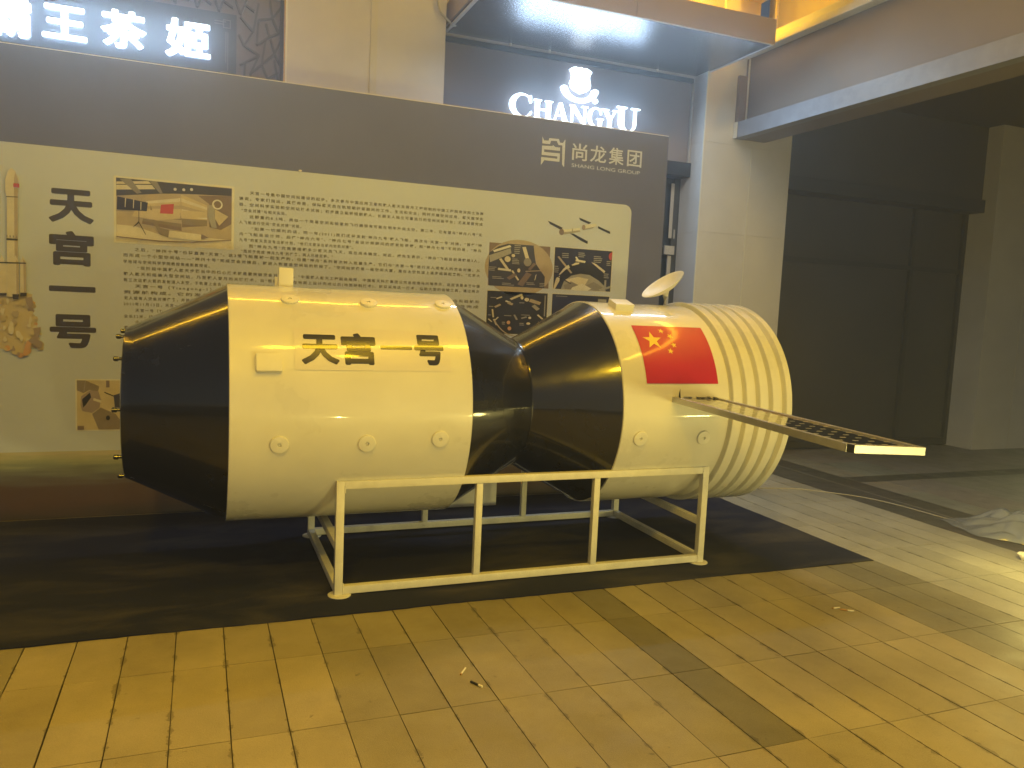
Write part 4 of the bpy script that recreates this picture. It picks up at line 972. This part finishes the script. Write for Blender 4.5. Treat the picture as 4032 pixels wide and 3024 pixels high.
def leaf_wreath():
    out = []
    for sgn in (-1, 1):
        for i in range(9):
            a = R(-86 + i * 9.6); cx, cy = 0.5 + sgn * 0.43 * math.cos(a), 0.66 + 0.58 * math.sin(a)
            w = 0.095
            out.append([(cx + w * math.cos(R(k * 36)), cy + w * 1.05 * math.sin(R(k * 36))) for k in range(10)])
    return out
GL['wreath'] = leaf_wreath()
glyph('wreath', 3.248, 3.560, 3.640, 3.770, "emblem_wreath")
GL['dot'] = [ell(.5, .5, .5, .5, 0, 345, 15)]
glyph('dot', 3.597, 3.570, 3.650, 3.616, "emblem_dot")

# ------------------------------------------------------------------ small things
bm = bmesh.new()
cp = [(3.9, 5.845, 0.012), (4.3, 5.80, 0.006), (4.70, 5.714, 0.005), (5.03, 5.634, 0.005), (5.20, 5.52, 0.005), (5.325, 5.392, 0.005), (5.43, 5.27, 0.005), (5.50, 5.142, 0.005), (5.55, 4.98, 0.005), (5.575, 4.80, 0.005), (5.59, 4.55, 0.006), (5.60, 4.40, 0.010)]
def smooth_path(p, n=5):
    p = [Vector(q) for q in p]; out = []
    for i in range(len(p) - 1):
        a, b, c, d = p[max(i - 1, 0)], p[i], p[i + 1], p[min(i + 2, len(p) - 1)]
        for k in range(n):
            t = k / n
            out.append(0.5 * ((2 * b) + (c - a) * t + (2 * a - 5 * b + 4 * c - d) * t * t + (3 * b - a - 3 * c + d) * t ** 3))
    return out + [p[-1]]
tube(bm, smooth_path(cp), 0.0045, 8)
tag(obj("power_cable", bm, M['cable'], smooth=60), "thin pale power cable running across the paving to the plastic sheet", "cable")
bm = bmesh.new()
tube(bm, smooth_path([(1.885, 6.94, 4.9), (1.90, 6.94, 4.45), (1.905, 6.94, 4.22), (1.93, 6.94, 4.08), (2.02, 6.95, 4.01), (2.06, 6.98, 3.99), (2.10, 7.0, 4.0)]), 0.010, 8)
tag(obj("sign_cable", bm, M['cable'], smooth=60), "pale cable hanging down the beige pillar to the canopy corner", "cable")

def plastic_material():
    m = bpy.data.materials.new("clear plastic film"); m.use_nodes = True
    nt = m.node_tree; b = nt.nodes["Principled BSDF"]
    b.inputs["Base Color"].default_value = (0.40, 0.43, 0.50, 1); b.inputs["Roughness"].default_value = 0.16
    b.inputs["Alpha"].default_value = 0.62; b.inputs["Coat Weight"].default_value = 0.8; b.inputs["Coat Roughness"].default_value = 0.05
    return m
bm = bmesh.new(); nx, ny = 90, 60; gr = []
A0, A1, B0, B1 = Vector((5.50, 4.47)), Vector((6.9, 4.30)), Vector((5.38, 4.03)), Vector((5.75, 3.40))
for i in range(nx + 1):
    row = []
    for j in range(ny + 1):
        u, v = i / nx, j / ny
        p = (B0.lerp(B1, u)).lerp(A0.lerp(A1, u), v)
        env = min(1, u * 2.6) ** 0.8 * math.sin(PI * min(1, max(0, v))) ** 0.6
        cr = abs(noise.noise((p.x * 4, p.y * 4, 2))) * 1.3 + abs(noise.noise((p.x * 8, p.y * 7, 5))) * 0.35
        h = 0.009 + env * (0.075 + 0.10 * u + 0.09 * (cr - 0.35))
        row.append(bm.verts.new((p.x + 0.02 * noise.noise((p.x * 9, p.y * 9, 8)), p.y + 0.02 * noise.noise((p.x * 9, p.y * 9, 18)), max(0.004, h))))
    gr.append(row)
for i in range(nx):
    for j in range(ny): bm.faces.new((gr[i][j], gr[i + 1][j], gr[i + 1][j + 1], gr[i][j + 1]))
tag(obj("plastic_sheet", bm, plastic_material(), smooth=60), "crumpled grey clear plastic sheet lying on the dark paving strip", "plastic sheet")

bm = bmesh.new()
bmesh.ops.create_icosphere(bm, subdivisions=3, radius=0.05)
for v in bm.verts:
    v.co *= 1 + 0.9 * noise.noise(v.co * 26) ; v.co.z *= 0.6
bm.transform(Matrix.Translation((5.21, 3.52, 0.024)))
tag(obj("crumpled_paper", bm, M['paper']), "small crumpled white paper scrap on the paving beside the plastic sheet", "litter")
def butt(x0, y0, x1, y1, label, burnt=False, r=0.0039, frac=0.3):
    a, b = Vector((x0, y0, r + 0.0012)), Vector((x1, y1, r + 0.0012))
    t = thing("cigarette_butt", label, "cigarette butt", (x0, y0, 0), "cigarette butts on the paving")
    m_ = a.lerp(b, frac)
    bm = bmesh.new(); tube(bm, [m_, b], r, 12); obj("paper_end", bm, M['paper'], t, smooth=50)
    bm = bmesh.new(); tube(bm, [a, m_], r * 1.02, 12); obj("filter_end", bm, M['char'] if burnt else M['filter'], t, smooth=50)
butt(1.026, 3.006, 1.064, 3.058, "white cigarette butt nearest the row joint, pointing away from the stand", False, frac=0.12)
butt(1.047, 2.935, 1.078, 2.880, "dark brown cigarette butt with a short white end, beside the white one", True, 0.0046, 0.68)
butt(3.185, 3.178, 3.235, 3.174, "short pale cigarette butt on the right part of the paving, left one of the pair", False, frac=0.2)
butt(3.216, 3.154, 3.272, 3.112, "thin tan cigarette butt on the right part of the paving, right one of the pair", False, frac=0.55)

# ------------------------------------------------------------------ scattering volume added to imitate veiling lens glare and lift the blacks
hz = bpy.data.materials.new("veiling glare volume"); hz.use_nodes = True
hn = hz.node_tree; hn.nodes.remove(hn.nodes["Principled BSDF"])
hv = hn.nodes.new("ShaderNodeVolumePrincipled")
hv.inputs["Color"].default_value = (0.80, 0.88, 1.0, 1)
hv.inputs["Density"].default_value = HAZE
hv.inputs["Anisotropy"].default_value = 0.72
hn.links.new(hv.outputs[0], hn.nodes["Material Output"].inputs["Volume"])
bm = bmesh.new(); box(bm, -9.0, 16.0, -9.0, 9.5, -1.0, 9.6)
tag(obj("glare_haze", bm, hz), kind='stuff')
